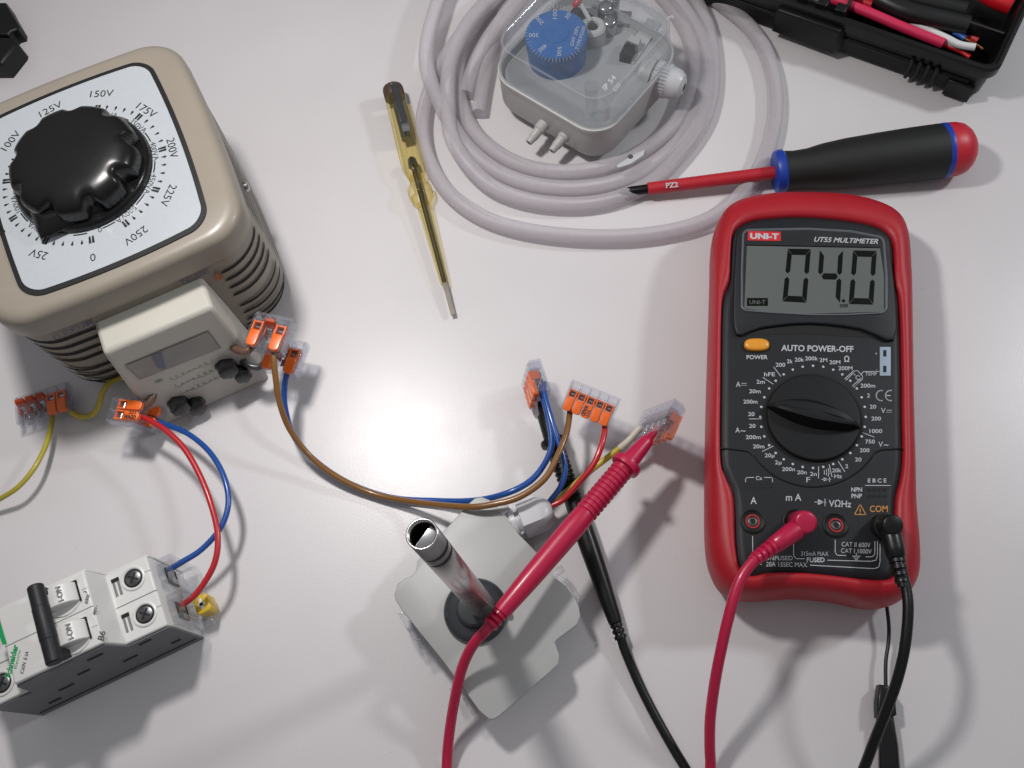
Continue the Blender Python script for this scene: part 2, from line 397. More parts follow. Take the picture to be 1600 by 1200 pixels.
# printed scale plate
mb = MB(); mb.prism(rrect(-38.6, 41.2, -49.5, 47, 9, 2.4), 80.2, 80.9)
mb.mi = 1; mb.prism(rrect(-36.6, 39.2, -47.4, 45, 7.5, 2.3), 80.7, 81.1)
pl = mb.build('scale_plate', [M_ink, M_plate], VX.o)
mb = MB(); DC = Vector((-.6, -1.0, 81.25)); AN = [260.8, 227.4, 193, 159, 128, 97.5, 65.9, 31.1, -6.7, -41.3, -73.6]
TP = {0: (145, 402), 10: (212, 368), 9: (263, 305), 8: (269, 231), 7: (229, 172), 6: (159, 146), 1: (60, 397)}
def dp(r, a): return DC+Vector((r*math.cos(math.radians(a)), r*math.sin(math.radians(a)), 0))
for k in range(11):
    a = AN[k]
    t_ = Vector((-math.sin(math.radians(a)), math.cos(math.radians(a)), 0)); d_ = Vector((math.cos(math.radians(a)), math.sin(math.radians(a)), 0))
    for s_ in (-.75, .75):
        c = dp(34.1, a)+t_*s_*.9; mb.flat([c-d_*1.7-t_*.36, c+d_*1.7-t_*.55, c+d_*1.7+t_*.55, c-d_*1.7+t_*.36][::1])
    st = '0' if k == 0 else '%dV' % (25*k)
    tp = VX.l(*TP[k], 81.25) if k in TP else dp(41.3, a)
    text(mb, st, tp, (-t_)*3.5, d_*3.5, (3.0, 2.4, 2.4)[0] if k > 3 else (2.3 if k else None), bold=-.004)
    if k < 10:
        for j in range(1, 5):
            a2 = a-(a-AN[k+1])*j/5; c = dp(34.3, a2); d2 = (dp(1, a2)-DC); t2 = Vector((-d2.y, d2.x, 0))
            mb.flat([c-d2*1.2, c+d2*.7+t2*-.55, c+d2*1.3, c+d2*.7+t2*.55])
for k, st in enumerate(('0', '50VA', '100VA', '150VA', '200VA', '250VA', '300VA', '350VA', '400VA', '450VA', '500VA')):
    a = (252-33.0*k) if k else 262
    a = 245-31.4*k if k else 268
    d_ = dp(1, a)-DC; t_ = Vector((-d_.y, d_.x, 0))
    text(mb, st, dp(30.7, a), (-t_)*2.5, d_*2.5, bold=-.01)
    for q in range(8):
        b0 = a-10-q*1.35; b1 = b0-1.35
        p0 = dp(30.5, b0); p1 = dp(30.5, b1); e0 = (p0-DC).normalized()*.28; e1 = (p1-DC).normalized()*.28
        mb.flat([p0-e0, p1-e1, p1+e1, p0+e0])
mb.build('scale_markings', M_ink, pl, smooth=0)
# knob
mb = MB(); mb.M = Matrix.Translation((DC.x, DC.y, 0))
mb.lathe([(81.1, 29.6), (84.0, 29.2), (84.8, 28.4)], 64)
mb.build('knob_skirt', M_bake, VX.o)
kn = MB(); kn.M = Matrix.Translation((DC.x, DC.y, 0))
rings = []; N = 270; nf = 9
for z, r, amp in ((84.8, 27.2, 1), (89, 27.1, 1), (91, 26.8, 1), (92.6, 26.0, .9), (94, 24.8, .62), (95, 23.3, .35), (95.8, 21.5, .12), (96.4, 19.3, 0), (96.9, 16.5, 0), (97.3, 12.5, 0), (97.6, 7, 0), (97.7, 2, 0)):
    ring = []
    for i in range(N):
        t = 2*math.pi*i/N; c = max(0, math.cos(nf*t+1.0)); rr = r-3.3*amp*c**1.5
        ring.append((rr*math.cos(t), rr*math.sin(t), z))
    rings.append(ring)
kn.loft(rings)
pd = VX.l(62, 368, 86); pa = math.atan2(pd.y-DC.y, pd.x-DC.x)
kno = kn.build('knob', M_bake, VX.o, smooth=50)
mb = MB(); mb.M = Matrix.Translation((DC.x, DC.y, 0)) @ Matrix.Rotation(pa, 4, 'Z')
mb.loft([[(x, y, 84.2) for x, y in ((9, -27.5), (33, -3.2), (35.5, 0), (33, 3.2), (9, 27.5))], [(x, y, 86) for x, y in ((9, -26.5), (32, -3), (34, 0), (32, 3), (9, 26.5))], [(x, y, 89.5) for x, y in ((9, -23), (27, -3), (28.5, 0), (27, 3), (9, 23))]])
mb.build('pointer', M_bake, kno, bevel=.5)
# vent slots as dark grooves hugging the case
def case_pt(s_, z):
    """walk along the case outline: s_ runs left to right over the front face, round the corner, then up the right face"""
    hw, hh, r, bl = 53.5, 56, 17, 2.2
    L1 = 2*hw-2*r
    if s_ < 0:
        a = max(-90, s_/r*180/math.pi); x = -hw+r+r*math.sin(math.radians(a)); y = -hh+r-r*math.cos(math.radians(a))
    elif s_ < L1: x = -hw+r+s_; y = -hh
    elif s_ < L1+r*math.pi/2:
        a = (s_-L1)/r; x = hw-r+r*math.sin(a); y = -hh+r-r*math.cos(a)
    else: x = hw; y = -hh+r+(s_-L1-r*math.pi/2)
    x2 = x+bl*(1-(y/hh)**2)*(x/hw); y2 = y+bl*(1-(x/hw)**2)*(y/hh)
    k = 0.0
    if z < 14: k = .6+(14-z)/9*1.9
    return Vector((x2*(1-k/54), y2*(1-k/56), z))
def slot(mb, s0, s1, z, wd, slope=0.0):
    n = 22; up, dn = [], []
    for i in range(n+1):
        t = i/n; s_ = s0+(s1-s0)*t; zz = z+slope*t
        p = case_pt(s_, zz); q = case_pt(s_+.5, zz); tg = (q-p).normalized(); nn = Vector((tg.y, -tg.x, 0))
        w2 = wd/2*min(1, .25+3.2*math.sqrt(max(0, t*(1-t))))
        up.append(p+nn*.25+Vector((0, 0, w2))); dn.append(p+nn*.25-Vector((0, 0, w2)))
    vs = up+dn; mb.add(vs, [(i, n+1+i, n+2+i, i+1) for i in range(n)])
for k in range(8):
    z = 57-k*6.3-(3.5 if k > 3 else 0)
    for s0_, s1_, w_ in ((-20, 19, 1.9), (70.5-.6*k, 97, 1.8), (106, 150, 1.5)):
        mb = MB(); slot(mb, s0_, s1_, z, w_); mb.build('vent_slot', M_slot, VX.o, smooth=60)
mb = MB()
for (px, py, h) in ((409, 326, 30), (408, 333, 26)):
    pass
mb.M = Matrix.Translation((55.4, -8, 42)) @ Matrix.Rotation(math.radians(90), 4, 'Y')
mb.lathe([(0, 2.6), (1.4, 2.4), (2.0, 1.6)], 16); mb.build('side_screw', M_steel, VX.o)
# printing on the front face (plane y = -58.3)
mb = MB(); FY = -58.45
def ftext(mb, st, x, z, hgt, wd=None, y=FY): text(mb, st, (x, y, z), (hgt, 0, 0), (0, 0, hgt), (wd/hgt) if wd else None, .012)
ftext(mb, 'TC-500', 24, 63, 2.6, 13)
mb.build('type_print', M_blueink, VX.o, smooth=0)
mb = MB(); ftext(mb, 'D.E.KUM', -30, 62.2, 2.5, 17); mb.build('maker_print', M_blueink, VX.o, smooth=0)
mb = MB(); mb.flat([(29.5, FY, 54.5), (34.5, FY, 54.5), (32.6, FY, 60.3)]); mb.build('warning_triangle', M_orangeink, VX.o, smooth=0)
# terminal block
mb = MB()
zs = ((0, -28, 28, -83), (30, -25, 27.4, -78.5), (56, -22.4, 26.6, -74.2), (60, -22.0, 26.2, -73.2))
rings = []
for z, x0, x1, y0 in zs: rings.append([(x0, y0, z), (x1, y0, z), (x1, -56.5, z), (x0, -56.5, z)])
mb.loft(rings)
tb = mb.build('terminal_block', M_cream, VX.o, bevel=1.8, seg=3)
def fp(x, z, o=.2):  # on the sloping front face
    return Vector((x, -83+(z/60)*9.8-o-(0 if z < 30 else 0), z))
mb = MB(); mb.add([fp(-18.5, 36), fp(19.5, 34), fp(19.5, 49), fp(-19, 50)], [(0, 1, 2, 3)])
mb.add([fp(-18.0, 36.6, .5), fp(19, 34.6, .5), fp(19, 48.4, .5), fp(-18.5, 49.4, .5)], [(0, 1, 2, 3)]); mb.mi = 1
lw = mb.build('label_window', [M_cream2], tb, smooth=0)
mb = MB(); mb.add([fp(-17.4, 37.2, .8), fp(18.4, 35.2, .8), fp(18.4, 47.8, .8), fp(-17.9, 48.8, .8)], [(0, 1, 2, 3)])
mb.build('label_pane', M_winlabel, tb, smooth=0)
mb = MB(); mb.add([fp(-8.5, 40, .95), fp(-6, 37, .95), fp(-2.5, 47.8, .95), fp(-7, 48.2, .95)], [(0, 1, 2, 3)]); mb.build('label_mark', M_markgrey, tb, smooth=0)
mb = MB(); random.seed(4)
for row, z in enumerate((29, 23, 17)):
    pts = []
    for i in range(60):
        t = i/59; pts.append(fp(-8+20*t+1.1*math.cos(t*46+row), z+1.4*math.sin(t*46+row)*(.6+.4*math.sin(9*t+row*2)), .45))
    mb.tube(pts, .09, 4, 2)
for x, z in ((-12, 31), (-10, 14)):
    for a in range(4):
        d = Vector((math.cos(a*.8), 0, math.sin(a*.8)))*1.9; c = fp(x, z, .5); mb.tube([c-d, c+d], .15, 4, 2)
mb.build('ink_scribble', M_greenink, tb, smooth=0)
def jaw(x, z, nm, h=22, r=3.9):
    mb = MB(); p0 = fp(x, z, -2); mb.M = axis(p0, p0+Vector((.1, -1, .35)))
    prof = [(0, r*1.12), (3, r*1.12), (3.2, r), (7.5, r), (8, r*.8)]
    rings = []
    for zz, rr in prof:
        rings.append([((rr*(1-.10*max(0, math.cos(6*t)))*math.cos(t)), (rr*(1-.10*max(0, math.cos(6*t)))*math.sin(t)), zz) for t in [2*math.pi*i/36 for i in range(36)]])
    mb.loft(rings); mb.build('terminal_clamp', M_clampblk, tb, smooth=45)
jaw(-12.5, 11.5, 'a', r=4.4); jaw(-6.5, 6, 'b', r=4.0); jaw(15.5, 22, 'c', r=4.4); jaw(19.5, 14.5, 'd', r=4.0)

# ================================================================== lever connectors
def wago(label, nlev, anchor, anchor_l, xd, yd, scale=None, width=None, openl=(), txt=None, nm='wire_connector'):
    """anchor: world point of local corner anchor_l=(ix,iy,iz) in {0,1}"""
    xd = Vector(xd); yd = Vector(yd)
    W = nlev*5.7+1.6; Dp = 18.2; T = 8.2
    k = (width/W) if width else (scale or 1.0)
    x = xd.normalized(); y = (yd-x*yd.dot(x)).normalized(); z = x.cross(y)
    Mr = Matrix((x, y, z)).transposed().to_4x4()
    al = Vector((anchor_l[0]*W, anchor_l[1]*Dp, anchor_l[2]*T))*k
    M = Mr.copy(); M.translation = Vector(anchor)-Mr.to_3x3() @ al
    cen = M @ (Vector((W/2, Dp/2, T/2))*k)
    th = Thing(nm, label, 'connector', (cen.x, cen.y, 0), 0, 'lever wire connectors')
    L = th.I @ M @ Matrix.Scale(k, 4)
    # clear housing: shell with a slanted rear top, entry funnels
    mb = MB(); mb.M = L
    sec = [(0, 0), (Dp, 0), (Dp, T*.72), (Dp-2.4, T), (0, T)]
    rings = [[(xx, a, c) for a, c in sec] for xx in (0, W)]
    mb.loft(rings)
    for i in range(nlev+1):                                     # inner ribs of the clear housing
        xx = .8+i*5.7-.25; xx = min(max(xx, .5), W-.9)
        mb.box(xx, xx+.45, 1, Dp-1, .6, T-.9)
    mb.box(1, W-1, Dp-4.6, Dp-4.2, 1, T-1.2)
    mb.build('housing', M_wclear, th.o, bevel=.45*k)
    for i in range(nlev):
        x0 = .8+i*5.7+.35; x1 = x0+5.0
        mb = MB(); mb.M = L
        if i in openl:
            mb.loft([[(x0, 10.4, T-3), (x1, 10.4, T-3), (x1, 12.4, T-3), (x0, 12.4, T-3)], [(x0, 11.4, T), (x1, 11.4, T), (x1, 13.4, T), (x0, 13.4, T)], [(x0+.2, 12.6, T+2.0), (x1-.2, 12.6, T+2.0), (x1-.2, 14.2, T+2.0), (x0+.2, 14.2, T+2.0)]])
            mb.box(x0, x0+.8, 6.5, 12.5, 2.2, T-1.6); mb.box(x1-.8, x1, 6.5, 12.5, 2.2, T-1.6)
            mm = M_or2
        else:
            mb.prism(rpoly([(x0, -.2), (x1, -.2), (x1, 8.1), (x0, 8.1)], [2.0, 2.0, .3, .3], 5), T-2.2, T+.55, .35)
            mb.box(x0, x0+.75, 8.1, 12.8, 2.6, T+.15); mb.box(x1-.75, x1, 8.1, 12.8, 2.6, T+.15); mb.box(x0+.75, x1-.75, 12.0, 12.8, 3.0, T-.4)
            mm = M_or
        lv = mb.build('lever', mm, th.o, bevel=.2*k)
        if txt is not None and i == txt and i not in openl:
            mb = MB(); mb.M = L
            text(mb, 'WAGO', ((x0+x1)/2-1.0, 4.0, T+.68), (0, -2.2, 0), (2.2, 0, 0), 6.4/2.2, .05)
            text(mb, '221', ((x0+x1)/2+1.5, 3.4, T+.68), (0, -1.5, 0), (1.5, 0, 0), 3.6/1.5, .02)
            mb.build('lever_print', M_ink, lv, smooth=0)
        mb = MB(); mb.M = L
        mb.box(x0+1.0, x1-1.0, 8.5, 11.9, 3.4, 5.2)
        mb.M = L @ Matrix.Translation(((x0+x1)/2, 10.2, 5.6)) @ Matrix.Rotation(math.radians(90), 4, 'Y')
        mb.lathe([(-1.4, 1.25), (1.4, 1.25)], 12)
        mb.M = L; mb.box(x0+.9, x1-.9, 4.5, 8.3, 1.6, 2.3)
        mb.build('spring_clamp', M_steel, th.o, bevel=.2)
    mb = MB(); mb.M = L; mb.box(1.5, W-1.5, 9.4, 11.6, 1.8, 2.6); mb.build('busbar', M_dsteel, th.o, bevel=.2)
    return th
def wflat(label, nlev, FL, FR, RL, **k):
    a = P(*FL); xv = P(*FR)-a; yv = P(*RL)-a
    return wago(label, nlev, a, (0, 0, 1), xv, yv, width=xv.length, **k)
wflat('clear five-lever connector at the left edge, three orange levers open', 5, (25, 663, 10), (107, 638, 10), (7, 606, 10), openl=(0, 1, 2))
wflat('clear connector with two orange levers lying above another, red wire leaving it', 2, (213, 661, 27), (224, 624, 27), (160, 642, 27), txt=0)
wflat('clear connector half hidden beneath the one with the red wire, blue wire leaving it', 2, (236, 671, 15), (253, 633, 15), (184, 650, 15))
wflat('clear three-lever connector at the cream terminal block, middle lever open, brown wire leaving it', 3, (379, 536, 40), (437, 549, 40), (391, 487, 40), openl=(1,))
wflat('clear three-lever connector behind and below another, middle lever open, long blue wire leaving it', 3, (403, 572, 22), (459, 584, 22), (417, 519, 22), openl=(1,))
wflat('clear five-lever connector with all orange levers closed, brown and red wires in it', 5, (875, 637, 22), (950, 668, 22), (887, 589, 26), txt=2)
a = P(836, 614, 21); wago('narrow connector standing on its side with two blue wires over the black probe', 3, a, (1, 0, 1), P(836, 614, 21)-P(829, 638, 7), P(820, 561, 21)-a, scale=.9)
a = P(1054, 622, 34); wago('clear connector tipped on its edge, touched by the crimson probe tip', 5, a, (0, 1, 0), P(1010, 639, 13)-a, a-P(1029, 664, 32), scale=.86)

# ================================================================== wires
wire('wire', 'short yellow wire curling from under the terminal block to the open-levered connector', 'wire', [(98, 632, 6), (112, 644, 5), (128, 651, 4), (144, 648, 5), (154, 634, 9), (161, 612, 13), (173, 597, 13), (190, 590, 11), (212, 590, 8)], 1.35, M_yel, 'short jumper wires')
wire('wire', 'yellow-green wire leaving the picture at the left edge', 'wire', [(82, 640, 5), (80, 662, 6), (73, 692, 9), (55, 728, 12), (30, 760, 12), (0, 779, 9), (-40, 800, 5)], 1.2, M_yelgr, 'connection wires')
wire('wire', 'red wire from the connector to the circuit breaker', 'wire', [(208, 645, 22), (232, 656, 23), (258, 672, 24), (286, 700, 24), (310, 738, 24), (329, 785, 24), (340, 835, 23), (335, 880, 22), (312, 922, 20), (290, 942, 19), (262, 957, 18)], 1.28, M_red, 'connection wires')
wire('wire', 'blue wire from the hidden connector to the circuit breaker', 'wire', [(230, 650, 10), (258, 662, 12), (295, 679, 15), (328, 707, 18), (350, 745, 20), (357, 785, 20), (345, 823, 20), (315, 858, 20), (283, 878, 20), (245, 901, 19)], 1.28, M_blue, 'connection wires')
wire('wire', 'short brown-grey wire from the terminal block down to the connector with the red wire', 'wire', [(236, 585, 20), (240, 603, 22), (239, 618, 23), (231, 630, 23), (212, 640, 22)], 1.9, M_brown2, 'short jumper wires')
wire('wire', 'short brown wire from the terminal block into the three-lever connector', 'wire', [(352, 532, 26), (362, 541, 30), (374, 548, 34), (386, 548, 35), (397, 536, 35)], 1.8, M_brown2, 'short jumper wires')
wire('wire', 'short dark grey wire below the short brown one at the terminal block', 'wire', [(368, 553, 18), (377, 562, 20), (390, 571, 20), (406, 573, 19), (420, 560, 18)], 1.6, M_grey2, 'short jumper wires')
wire('wire', 'long brown wire in a wide sagging curve to the five-lever connector', 'wire', [(428, 535, 35), (428, 556, 35), (431, 590, 32), (438, 632, 26), (455, 675, 18), (490, 718, 10), (535, 750, 6), (590, 773, 4), (650, 785, 8), (700, 791, 16), (735, 792, 21), (768, 789, 23), (812, 776, 24), (850, 748, 24), (872, 712, 23), (885, 675, 21), (891, 640, 18)], 1.35, M_brown, 'connection wires')
wire('wire', 'long blue wire in a wide sagging curve beside the brown one', 'wire', [(449, 560, 19), (449, 580, 19), (445, 606, 17), (446, 640, 13), (460, 684, 7), (496, 723, 3), (545, 755, 2), (610, 777, 2), (680, 783, 4), (740, 782, 10), (790, 771, 20), (828, 752, 20), (852, 722, 18), (862, 692, 17), (858, 655, 16), (850, 625, 15), (846, 604, 14)], 1.35, M_blue, 'connection wires')
wire('wire', 'blue wire from the cable gland up to the connector standing on its side', 'wire', [(850, 598, 17), (851, 615, 18), (858, 642, 19), (868, 676, 19), (879, 710, 18), (882, 738, 17), (875, 762, 15), (858, 784, 12)], 1.25, M_blue, 'connection wires')
wire('wire', 'short red wire from the cable gland to the last lever of the five-lever connector', 'wire', [(944, 655, 17), (945, 674, 19), (939, 700, 20), (925, 728, 19), (903, 757, 16), (880, 780, 13), (862, 790, 12)], 1.3, M_red, 'connection wires')
wr = Thing('wire', 'yellow wire with a pale grey sleeve running under the crimson probe', 'wire', tuple(P(885, 775, 0)), 0, 'connection wires')
mb = MB(); mb.tube([wr.l(*p) for p in ((1000, 668, 18), (990, 680, 17), (980, 691, 16), (969, 700, 14.5))], [1.45, 1.5, 1.55, 1.6], 12); mb.build('sleeve', M_greysl, wr.o)
mb = MB(); mb.tube([wr.l(*p) for p in ((975, 695, 15), (960, 707, 13.5), (944, 719, 12), (928, 731, 11), (906, 750, 11), (884, 770, 11), (864, 788, 11))], 1.4, 12); mb.build('core', M_yel, wr.o)

# ================================================================== circuit breaker
CB = Thing('circuit_breaker', 'white two-pole circuit breaker with a black toggle bar and two switches on', 'circuit breaker', tuple(P(262, 980, 36)[:2])+(0,), 27)
Lb, Wb = 71.5, 32.0
prof = [(0, 4), (1.5, 1), (-20+0, 0)]
outl = [(0.3, 0), (0.6, 30), (0, 36), (-17.2, 36), (-19.2, 50), (-54.2, 50), (-56.2, 36), (-Lb, 36), (-Lb-.4, 0)]
mb = MB()
mb.loft([[(x, .9, z) for x, z in outl], [(x, Wb-.9, z) for x, z in outl]]); 
body = mb.build('body', M_white, CB.o, bevel=.7)
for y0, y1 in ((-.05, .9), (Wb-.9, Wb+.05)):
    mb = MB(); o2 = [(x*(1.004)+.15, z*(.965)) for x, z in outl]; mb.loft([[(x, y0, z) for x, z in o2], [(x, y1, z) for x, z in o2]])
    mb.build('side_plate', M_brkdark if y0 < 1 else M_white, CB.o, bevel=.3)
mb = MB()   # side plate marks and seams
for x0, x1, z in ((-14, -9, 31), (-30, -24, 41), (-40, -35, 30), (-52, -46, 22), (-26, -20, 20), (-62, -57, 12), (-8, -4, 14)): mb.box(x0, x1, -.5, .2, z, z+1.1)
mb.box(-70, -1, -.35, .2, 5.2, 5.8)
mb.build('side_notches', M_notch, CB.o)
mb = MB(); ymid = Wb/2
mb.box(-17.0, .05, ymid-.18, ymid+.18, 35.8, 36.12); mb.box(-54.2, -19.2, ymid-.15, ymid+.15, 49.8, 50.1); mb.box(-71, -56.4, ymid-.18, ymid+.18, 35.8, 36.12)
for yy in (8.2, 23.8): mb.box(-22.6, -19.6, yy-.1, yy+.1, 49.8, 50.08); mb.box(-2.8, .05, yy+1.0, yy+1.2, 35.8, 36.08)
mb.build('pole_seams', M_gap, CB.o, smooth=0)
def screw_well(cx, cy):
    mb = MB(); mb.M = Matrix.Translation((cx, cy, 0))
    n = 32
    ring = lambda r, z: [(r*math.cos(2*math.pi*i/n), r*math.sin(2*math.pi*i/n), z) for i in range(n)]
    mb.loft([ring(5.0, 35.9), ring(4.9, 36.5), ring(4.3, 36.7), ring(3.9, 36.5), ring(3.75, 36.2)], False, False)
    wl = mb.build('screw_collar', M_white, CB.o)
    mb = MB(); mb.M = Matrix.Translation((cx, cy, 0)); mb.flat([(3.8*math.cos(2*math.pi*i/n), 3.8*math.sin(2*math.pi*i/n), 36.15) for i in range(n)]); mb.build('screw_recess', M_hole, wl)
    mb = MB(); mb.M = Matrix.Translation((cx+.15, cy, 0)); mb.lathe([(36.16, 3.2), (36.5, 3.15), (36.75, 2.7), (36.8, .3)], 24); sc_ = mb.build('screw_head', M_dsteel, wl)
    mb = MB(); mb.M = Matrix.Translation((cx+.15, cy, 36.82)) @ Matrix.Rotation(.9, 4, 'Z'); mb.box(-2.3, 2.3, -.35, .35, 0, .08); mb.M = mb.M @ Matrix.Rotation(1.57, 4, 'Z'); mb.box(-2.3, 2.3, -.35, .35, 0, .07)
    mb.build('screw_slot', M_hole, wl, smooth=0)
for cx, cy in ((-7.2, 24.6), (-6.8, 8.8), (-65.8, 8.2), (-67.5, 24.6)): screw_well(cx, cy)
mb = MB(); 
for y0 in (5.0, 20.4):
    for x0 in (-15.6, -13.7):
        mb.box(x0, x0+1.0, y0, y0+7.2, 35.9, 36.15)
mb.build('vent_grooves', M_gap, CB.o, smooth=0)
mb = MB()
for y0 in (11.0, 26.4): mb.box(-15.8, -12.6, y0, y0+1.6, 35.9, 36.2)
mb.build('test_slots', M_hole, CB.o, smooth=0)
# round toggle wells and toggles
for ty in (8.6, 24.0):
    mb = MB(); mb.M = Matrix.Translation((-29.3, ty, 0)); n = 48
    mb.loft([[(7.6*math.cos(2*math.pi*i/n), 7.2*math.sin(2*math.pi*i/n), z) for i in range(n)] for z in (49.9, 50.5)]); mb.build('toggle_surround', M_white, CB.o, bevel=.3)
    mb = MB(); mb.M = Matrix.Translation((-31.0, ty, 50))
    arc = [(-7.0*math.cos(math.radians(a)), 7.6*math.sin(math.radians(a))) for a in range(0, 181, 12)]
    arc = [(x+1.0, z*.75) for x, z in arc]
    mb.loft([[(x, -3.9, z) for x, z in arc], [(x, 3.9, z) for x, z in arc]])
    mb.box(-6.5, -1.5, -3.9, 3.9, 0, 9.2)
    tg = mb.build('toggle', M_white, CB.o, bevel=.4)
    mb = MB(); mb.box(-31.5-.5, -23.0, ty+4.0, ty+4.5, 50.45, 50.8); mb.box(-23.2, -22.4, ty-4.2, ty+4.4, 50.45, 50.75); mb.build('toggle_gap', M_hole, tg, smooth=0)
    mb = MB(); text(mb, 'I-ON', (-27.5, ty, 55.75), (0, 1.9, 0), (-1.8, 0, .75), 6.0/1.9, .01); mb.build('toggle_print', M_inkgrey, tg, smooth=0)
mb = MB(); mb.M = axis((-33.6, -1.6, 59.5), (-33.6, 29.5, 59.5)); mb.lathe([(0, 2.5), (.5, 3.0), (9, 3.0), (9.2, 3.15), (22, 3.15), (22.2, 3.0), (30.6, 3.0), (31.1, 2.5)], 24)
mb.M = Matrix(); mb.box(-36.4, -31.4, 1.0, 4, 50, 59); mb.box(-36.4, -31.4, 26, 28.5, 50, 59)
mb.build('toggle_tie_bar', M_tiebar, CB.o, bevel=.3)
# printing
mb = MB()
CB.t(mb, 'B6', 159, 993, 9.5, 50.1, -75, 15, .02); mb.build('rating_print', M_inkgrey, CB.o, smooth=0); mb = MB()
CB.t(mb, '400V~', 149, 953, 5, 50.1, -75-180+180, 16); CB.t(mb, '6000', 136, 936, 5, 50.1, -75, 15); CB.t(mb, '3', 133, 925, 5, 50.1, -75, 3)
mb.build('voltage_print', M_inkgrey, CB.o, smooth=0); mb = MB()
CB.t(mb, 'iC60N  B 6A', 38, 1035, 5.5, 50.1, -76, 36, .01)
mb.build('type_print', M_inkgrey, CB.o, smooth=0)
mb = MB(); CB.t(mb, 'Schneider', 18, 1033, 8.5, 50.1, -76, 54, .04); CB.t(mb, 'Electric', 27, 1030, 4.5, 50.1, -76, 30, 0)
mb.flat([tuple(CB.l(x, y, 50.12)) for x, y in ((0, 970), (11, 1006), (4, 1008), (-8, 975))])
mb.build('maker_print', M_green, CB.o, smooth=0)
# end face: clear terminal shutters, wire entries, clip
mb = MB()
for y0 in (1.5, 17.3):
    mb.box(.6, 5.5, y0, y0+3.2, 12, 31); mb.box(.6, 7.5, y0+10.4, y0+13, 8, 30); mb.box(.6, 4.2, y0+3.2, y0+10.4, 22, 31); mb.box(.6, 8.5, y0+1, y0+12, 3, 8)
mb.build('terminal_shutter', M_psclear, CB.o, bevel=.5)
mb = MB()
for y0 in (6.0, 21.6): mb.box(.35, 1.4, y0, y0+7, 12, 22)
mb.build('wire_entry', M_hole, CB.o, bevel=.2)
mb = MB()
mb.prism(rrect(4.5, 11, 6.5, 14.5, 1.6), 4, 12.5, .6); yc = mb.build('din_clip', M_yelclip, CB.o)
mb = MB(); mb.box(6.9, 8.3, 8.2, 12.8, 12.3, 12.62); mb.box(6.0, 9.2, 9.7, 11.0, 12.3, 12.62); mb.build('clip_opening', M_sticker, yc, smooth=0)

# ================================================================== black bracket, top left
BK = Thing('plastic_bracket', 'black faceted plastic part cut off by the top left edge of the picture', 'bracket', tuple(P(0, 60, 0)), 0)
mb = MB(); mb.prism(BK.poly([(-45, 2), (8, 2), (14, 14), (28, 38), (27, 45), (17, 48), (12, 54), (-45, 53)], 10), 0, 10, 2)
mb.build('upper_half', M_tbox, BK.o)
mb = MB(); mb.prism(BK.poly([(-45, 55), (12, 56), (21, 59), (26, 65), (25, 70), (2, 99), (-45, 99)], 12), 0, 12, 2.5)
mb.build('lower_half', M_tbox, BK.o)
# ================================================================== multimeter
MM = Thing('multimeter', 'black digital multimeter in a red rubber holster, its display reading 04.0', 'multimeter', tuple(P(1268, 640, 0)), 0)
def smooth_loop(pts, sub=5):
    out = []; n = len(pts)
    for i in range(n):
        a, b, c, d = [Vector(pts[(i+k) % n]) for k in (-1, 0, 1, 2)]
        for k in range(sub):
            t = k/sub; out.append(tuple(.5*((2*b)+(c-a)*t+(2*a-5*b+4*c-d)*t*t+(3*b-a-3*c+d)*t**3)))
    return out
def by_angle(pts, cen, n=220, sx=1.0):
    """resample a star-shaped outline at fixed directions"""
    res = []; m_ = len(pts)
    for i in range(n):
        t = 2*math.pi*i/n; d = Vector((math.cos(t), math.sin(t)*sx)); best = None
        for j in range(m_):
            a = Vector(pts[j])-cen; b = Vector(pts[(j+1) % m_])-cen; e = b-a
            den = d.x*e.y-d.y*e.x
            if abs(den) < 1e-9: continue
            u = (a.x*e.y-a.y*e.x)/den; v = (a.x*d.y-a.y*d.x)/den
            if u > 0 and -1e-6 <= v <= 1+1e-6 and (best is None or u > best): best = u
        res.append(tuple(cen+d*best))
    return res
outer = [(1262,309),(1320,312),(1366,323),(1398,341),(1414,368),(1419,410),(1420,500),(1421,600),(1423,700),(1427,790),(1433,860),(1431,903),(1414,932),(1387,948),(1350,949),(1300,939),(1240,934),(1190,938),(1155,936),(1128,924),(1110,893),(1102,850),(1101,760),(1103,640),(1106,540),(1109,440),(1111,383),(1124,344),(1152,321),(1205,310)]
inner = [(1262,336),(1320,341),(1366,350),(1390,364),(1398,388),(1399,440),(1406,466),(1410,560),(1411,640),(1412,715),(1408,750),(1402,775),(1400,810),(1399,860),(1398,896),(1386,906),(1350,905),(1300,899),(1255,895),(1205,895),(1172,900),(1156,888),(1149,850),(1146,777),(1135,747),(1126,715),(1126,600),(1127,500),(1130,463),(1140,436),(1142,395),(1147,360),(1172,343),(1215,337)]
HT = 30.0
oc = by_angle(smooth_loop(MM.poly(outer, 17)), Vector(MM.l(1265, 640, 17)[:2]), 240, 2.0)
ic = by_angle(smooth_loop(MM.poly(inner, HT)), Vector(MM.l(1265, 640, HT)[:2]), 240, 2.0)
def mixr(a, b, t): return [(p[0]*(1-t)+q[0]*t, p[1]*(1-t)+q[1]*t) for p, q in zip(a, b)]
rings = []
for z, f in ((0.3, None), (3, None), (10, None), (17, 0), (23, .06), (27.0, .20), (29.6, .42), (30.8, .66), (31.0, .82), (30.4, .97), (28.5, 1.03), (26, 1.03)):
    if f is None: r_ = offs(oc, {0.3: -4.5, 3: -2.4, 10: -.5}[z])
    else: r_ = mixr(oc, ic, f)
    rings.append([(p[0], p[1], z) for p in r_])
mb = MB(); mb.loft(rings, True, False); mb.build('holster', M_rubber, MM.o, smooth=70)
mb = MB(); rings = []
